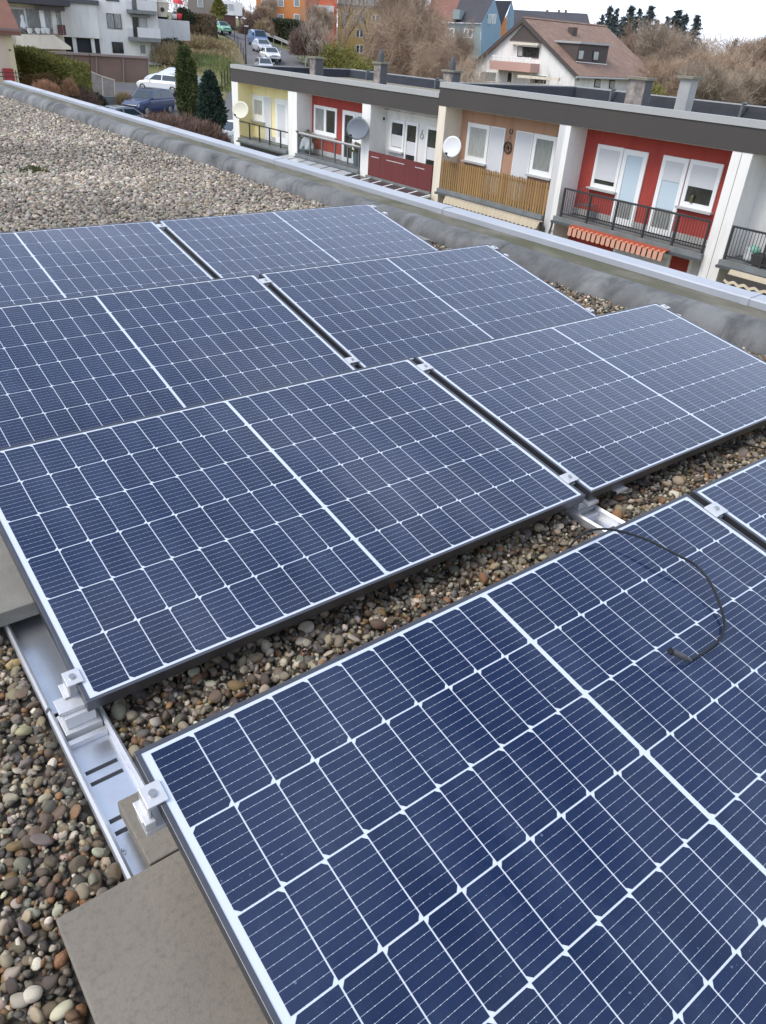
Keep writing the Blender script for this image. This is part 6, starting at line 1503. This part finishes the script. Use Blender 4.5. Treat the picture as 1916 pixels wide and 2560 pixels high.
def car(name, label, p, yaw, shape, colour, group='cars parked along the street'):
    S = SHAPES[shape]; c = thing(name, label, 'van' if shape == 'van' else 'car', tuple(p), group); c.rotation_euler = (0, 0, yaw)
    L, W, H = S['L'], S['W'], S['H']; h = L / 2; m = PAINT[colour]
    # body: loft of cross sections along the length
    xs = [-h, -h + .12, -h + .5, S['cab'][0] + .2, 0, S['cab'][3], h - .45, h - .12, h]
    top = [S['tail'] - .22, S['tail'] - .04, S['tail'], S['belt'] + .03, S['belt'], S['belt'] - .01, S['hood'] - .10, S['hood'] - .24, S['hood'] - .36]
    hw = [W / 2 - .16, W / 2 - .06, W / 2 - .02, W / 2, W / 2, W / 2, W / 2 - .04, W / 2 - .12, W / 2 - .26]
    V, F = [], []
    for x, t, w in zip(xs, top, hw):
        lo = .24 if abs(x) < h - .2 else .34
        V += [(x, -w * .92, lo), (x, -w, lo + .18), (x, -w, t - .14), (x, -w * .90, t), (x, w * .90, t), (x, w, t - .14), (x, w, lo + .18), (x, w * .92, lo)]
    n = 8
    for i in range(len(xs) - 1): F += [(i * n + k, i * n + (k + 1) % n, (i + 1) * n + (k + 1) % n, (i + 1) * n + k) for k in range(n)]
    F += [tuple(range(n)), tuple(range((len(xs) - 1) * n, len(xs) * n))]
    a, b, d, e = S['cab']; zb = S['belt'] - .02; wb, wt = W / 2 - .05, W / 2 - .22
    bd = MB().add(V, F)
    # roof and pillars
    rt = [(a, -wb, zb), (b, -wt, H - .06), ((b * .6 + d * .4), -wt, H), (d, -wt, H - .05), (e, -wb, zb), (e, wb, zb), (d, wt, H - .05), ((b * .6 + d * .4), wt, H), (b, wt, H - .06), (a, wb, zb)]
    bd.add(rt, [(0, 1, 2, 3, 4), (9, 5, 6, 7, 8)[::-1] if False else (9, 8, 7, 6, 5), (1, 8, 7, 2) if False else (1, 2, 7, 8), (2, 3, 6, 7), (3, 4, 5, 6), (0, 9, 8, 1), (0, 4, 5, 9)])
    bd.build('body', m, c, local=True, bevel=.045)
    def pane(nm, q): MB().add(q, [tuple(range(len(q)))]).build(nm, M['car_glass'], c, local=True, fix=False)
    def sidewin(s):
        o = .012
        def pt(x, t): return (x, s * (wb + (wt - wb) * t + o), zb + (H - .06 - zb) * t)
        rear = lambda t: a + (b - a) * t + .13; front = lambda t: e + (d - e) * t - .14
        mid = (a + e) / 2 + .15; q = (a + mid) / 2
        segs = [(rear, lambda t: mid - .05), (lambda t: mid + .05, front)] if shape != 'van' else [(lambda t: mid + .35, front)]
        for f0, f1 in segs: pane('side_window', [pt(f0(.12), .12), pt(f1(.12), .12), pt(f1(.86), .86), pt(f0(.86), .86)][::(1 if s < 0 else -1)])
    sidewin(-1); sidewin(1)
    def cross(x0, x1, o, t0, t1, nm):
        X = lambda t: x0 + (x1 - x0) * t + o
        w = lambda t: wb + (wt - wb) * t - .10
        Zt = lambda t: zb + (H - .055 - zb) * t + .012
        pane(nm, [(X(t0), -w(t0), Zt(t0)), (X(t0), w(t0), Zt(t0)), (X(t1), w(t1), Zt(t1)), (X(t1), -w(t1), Zt(t1))])
    cross(e, d, .016, .08, .93, 'windscreen'); cross(a, b, -.016, .18, .88, 'rear_window')
    for sx in (-1, 1):
        x = sx * (h - .80) if shape != 'hatch' else sx * (h - .64)
        for sy in (-1, 1):
            w = MB().cyl((x, sy * (W / 2 - .21), .31), (x, sy * (W / 2 + .005), .31), .315, n=18).build('wheel', M['tyre'], c, local=True); MB().cyl((x, sy * (W / 2 + .0055), .31), (x, sy * (W / 2 + .018), .31), .21, .19, n=14).build('rim', M['rim'], w, local=True)
    for s in (-1, 1):
        MB().obox((h - .19, s * (W / 2 - .32), S['hood'] - .36), (1, -s * .45 if False else 0, 0), (0, 1, 0), (-.35, 0, 1), (0, -.17, -.06), (.10, .17, .10)).build('headlight', M['lamp'], c, local=True, bevel=.02)
        MB().box((-h - .012, s * (W / 2 - .27) - .12, S['tail'] - .34), (-h + .10, s * (W / 2 - .27) + .12, S['tail'] - .10)).build('tail_light', M['tail'], c, local=True, bevel=.02)
        MB().box((e - .22, s * (W / 2 + .09) - .07, S['belt'] + .02), (e - .10, s * (W / 2 + .09) + .07, S['belt'] + .15)).build('wing_mirror', m, c, local=True, bevel=.02)
    MB().box((h - .06, -.26, .42), (h + .012, .26, .53)).build('number_plate', M['plate'], c, local=True); MB().box((-h - .016, -.26, .62), (-h + .02, .26, .73)).build('number_plate', M['plate'], c, local=True)
    MB().box((h - .22, -W * .3, .30), (h - .002, W * .3, .405)).box((-h - .006, -W * .36, .30), (-h + .2, W * .36, .44)).build('bumper', M['trim'], c, local=True)
    MB().box((h - .10, -.35, .56), (h + .006, .35, .66)).build('grille', M['trim'], c, local=True)
    return c
def road_pt(px, r, py): return at_r(px, py, r)
def heading(px): return azim(px)
def yaw_view(px, deg):
    """0: nose towards the viewer; turns counter-clockwise seen from above"""
    return math.pi / 2 - azim(px) + math.pi + R_(deg)
def on_road(px, r, dz=.13): return gp(px, r, dz)
wc = car('white_wagon', 'white station wagon parked in front of the brown panel wall', gp(397, 73.3, .14), yaw_view(398, -128), 'wagon', 'white')
sv = car('dark_blue_suv', 'dark blue off road car with bright headlight near the thuja', gp(352, 66.0, .12), yaw_view(364, -38), 'suv', 'navy')
car('grey_car', 'grey car mostly hidden behind the coping left of the dark blue one', gp(262, 60.2, .10), yaw_view(268, -62), 'sedan', 'grey')
car('green_car', 'pale green small car parked at the road bend by the box hedge', gp(553, 128.5, .14), yaw_view(553, 28), 'hatch', 'green')
car('blue_van', 'blue high roofed car farthest up the row on the road', gp(645, 121, .14), yaw_view(645, 16), 'van', 'blue')
car('silver_car', 'silver car parked second in the row on the road', gp(655, 113, .14), yaw_view(655, 16), 'sedan', 'silver')
car('white_car', 'white car parked third in the row on the road, front towards us', gp(675, 104, .14), yaw_view(675, 14), 'sedan', 'white')
car('pale_hatchback', 'pale small car nearest in the row, half hidden by the flat roof edge', gp(659, 96.5, .14), yaw_view(660, 10), 'hatch', 'silver')
car('dark_blue_van', 'dark blue van with white roof, just showing above the flat roof', gp(738, 88, .14), yaw_view(738, 178), 'van', 'navy')
car('white_hatchback', 'white car beside the yellow house, its windscreen showing behind the coping', gp(580, 56.5, .12), yaw_view(580, -52), 'wagon', 'white')
# car under a silver cover
S_ = SHAPES['wagon']; cc = thing('covered_car', 'car under a pale silver cover behind the white station wagon', 'covered car', tuple(gp(420, 76.6, .05))); cc.rotation_euler = (0, 0, yaw_view(418, -112))
V, F = [], []; X_ = [-2.3, -2.15, -1.7, -.9, .2, 1.0, 1.9, 2.25, 2.35]; Tz = [.55, 1.02, 1.38, 1.50, 1.46, 1.05, .86, .62, .40]; r_ = random.Random(8)
for x, t in zip(X_, Tz):
    w = .92 if abs(x) < 2.2 else .75
    V += [(x, -w, .06), (x, -w * .97, t * .55), (x, -w * .72, t * .93), (x, 0, t), (x, w * .72, t * .93), (x, w * .97, t * .55), (x, w, .06)]
V = [(x + r_.uniform(-.03, .03), y + r_.uniform(-.03, .03), z + (r_.uniform(-.03, .03) if z > .1 else 0)) for x, y, z in V]
F = [(i * 7 + k, i * 7 + k + 1, (i + 1) * 7 + k + 1, (i + 1) * 7 + k) for i in range(len(X_) - 1) for k in range(6)] + [tuple(range(7)), tuple(range((len(X_) - 1) * 7, len(X_) * 7))]
MB().add(V, F).build('cover', pm('silver_car_cover', (.50, .55, .62), .5, var=(.42, .47, .54), var_scale=2, var_amt=.7), cc, local=True, smooth=True)

# ------------------------------------------------------------------ street furniture
k = thing('warning_post', 'red and white striped warning post between thuja and dark conifer', 'bollard', tuple(at_r(504, 288, 57)))
b = at_r(504, 288, 57); t_ = at_r(502, 247, 57); hh = (t_[2] - b[2]) / 6; F = Face(503, 268, 57)
for i in range(6): MB().obox(b, F.u, F.n, (0, 0, 1), (-.17, -.03, hh * i), (.17, .03, hh * (i + 1) - .002)).build('stripe', M['redthing'] if i % 2 else M['win_white'], k)
MB().obox(b, F.u, F.n, (0, 0, 1), (-.2, -.2, -.5), (.2, .2, -.003)).build('foot', M['trim'], k)
k = thing('street_lamp', 'slim dark street lamp at the left edge of the road', 'street lamp', tuple(gp(613, 99)))
b = gp(613, 99); zt = at_r(612, 66, 99)[2]; MB().cyl(b, (b[0], b[1], zt), .075, .05, 8).build('pole', M['iron'], k); F = Face(614, 66, 99)
MB().obox((b[0], b[1], zt), F.u, F.n, (0, 0, 1), (-.08, -.12, -.02), (.40, .12, .08)).build('lamp_head', M['shutter'], k, bevel=.03)
k = thing('street_name_sign', 'white post with a small blue street name plate before the dark hedge', 'street sign', tuple(at_r(686, 66, 127)))
a, b = at_r(685.5, 44, 127), at_r(686.5, 90, 127); MB().cyl(b, a, .12, n=8).build('post', M['win_white'], k); F = Face(694, 48, 126.6); mb = MB(); F.box(mb, 687, 700, 45, 50.5, -.03, .03); mb.build('plate', pm('blue_sign', (.16, .21, .42), .5), k)
k = thing('guard_rail', 'pale metal guard rail curving along the right side of the road', 'guard rail', tuple(gp(715, 116)))
gp_ = [gp(px, r, .72) for px, r in ((666, 127), (690, 124), (715, 120), (738, 114), (755, 108), (767, 101))]; gp_ = smooth_path(gp_, 5)
rb = MB()
for a, b in zip(gp_[:-1], gp_[1:]): rb.add([a, b, b + [0, 0, .17], a + [0, 0, .17], a + [.05, .09, 0], b + [.05, .09, 0], b + [.05, .09, .17], a + [.05, .09, .17]], [(0, 1, 2, 3), (7, 6, 5, 4), (3, 2, 6, 7), (0, 4, 5, 1)]); rb.add([a + [0, 0, .2], b + [0, 0, .2], b + [0, 0, .36], a + [0, 0, .36], a + [.05, .09, .2], b + [.05, .09, .2], b + [.05, .09, .36], a + [.05, .09, .36]], [(0, 1, 2, 3), (7, 6, 5, 4), (3, 2, 6, 7), (0, 4, 5, 1)])
rb.build('rail', M['capline'], k)
for i in range(0, len(gp_), 4): MB().box(tuple(gp_[i] - [.0, -.1, .8]), tuple(gp_[i] + [.08, .18, .30])).build('post', M['capline'], k)
k = thing('wire_fence', 'dark wire fence posts along the left edge of the road', 'fence', tuple(gp(600, 108)))
fp = [gp(px, r) for px, r in ((586, 121), (594, 114), (601, 109), (607, 104), (611, 99), (614, 95), (616, 91))]
for q in fp: MB().cyl(q, q + [0, 0, 1.35], .045, n=6).build('post', M['iron'], k)
wr = MB()
for z in (.4, .8, 1.25): wr.tube([q + [0, 0, z] for q in fp], .012, 4)
wr.build('wire', M['iron'], k)['kind'] = 'stuff'
k = thing('wooden_posts', 'thin dark fence posts on the grass right of the thuja', 'fence', tuple(gp(560, 78)))
for px, r in ((548, 76), (556, 77), (564, 79), (572, 81)): q = gp(px, r); MB().cyl(q, q + [0, 0, 1.5], .05, n=6).build('post', M['iron'], k)
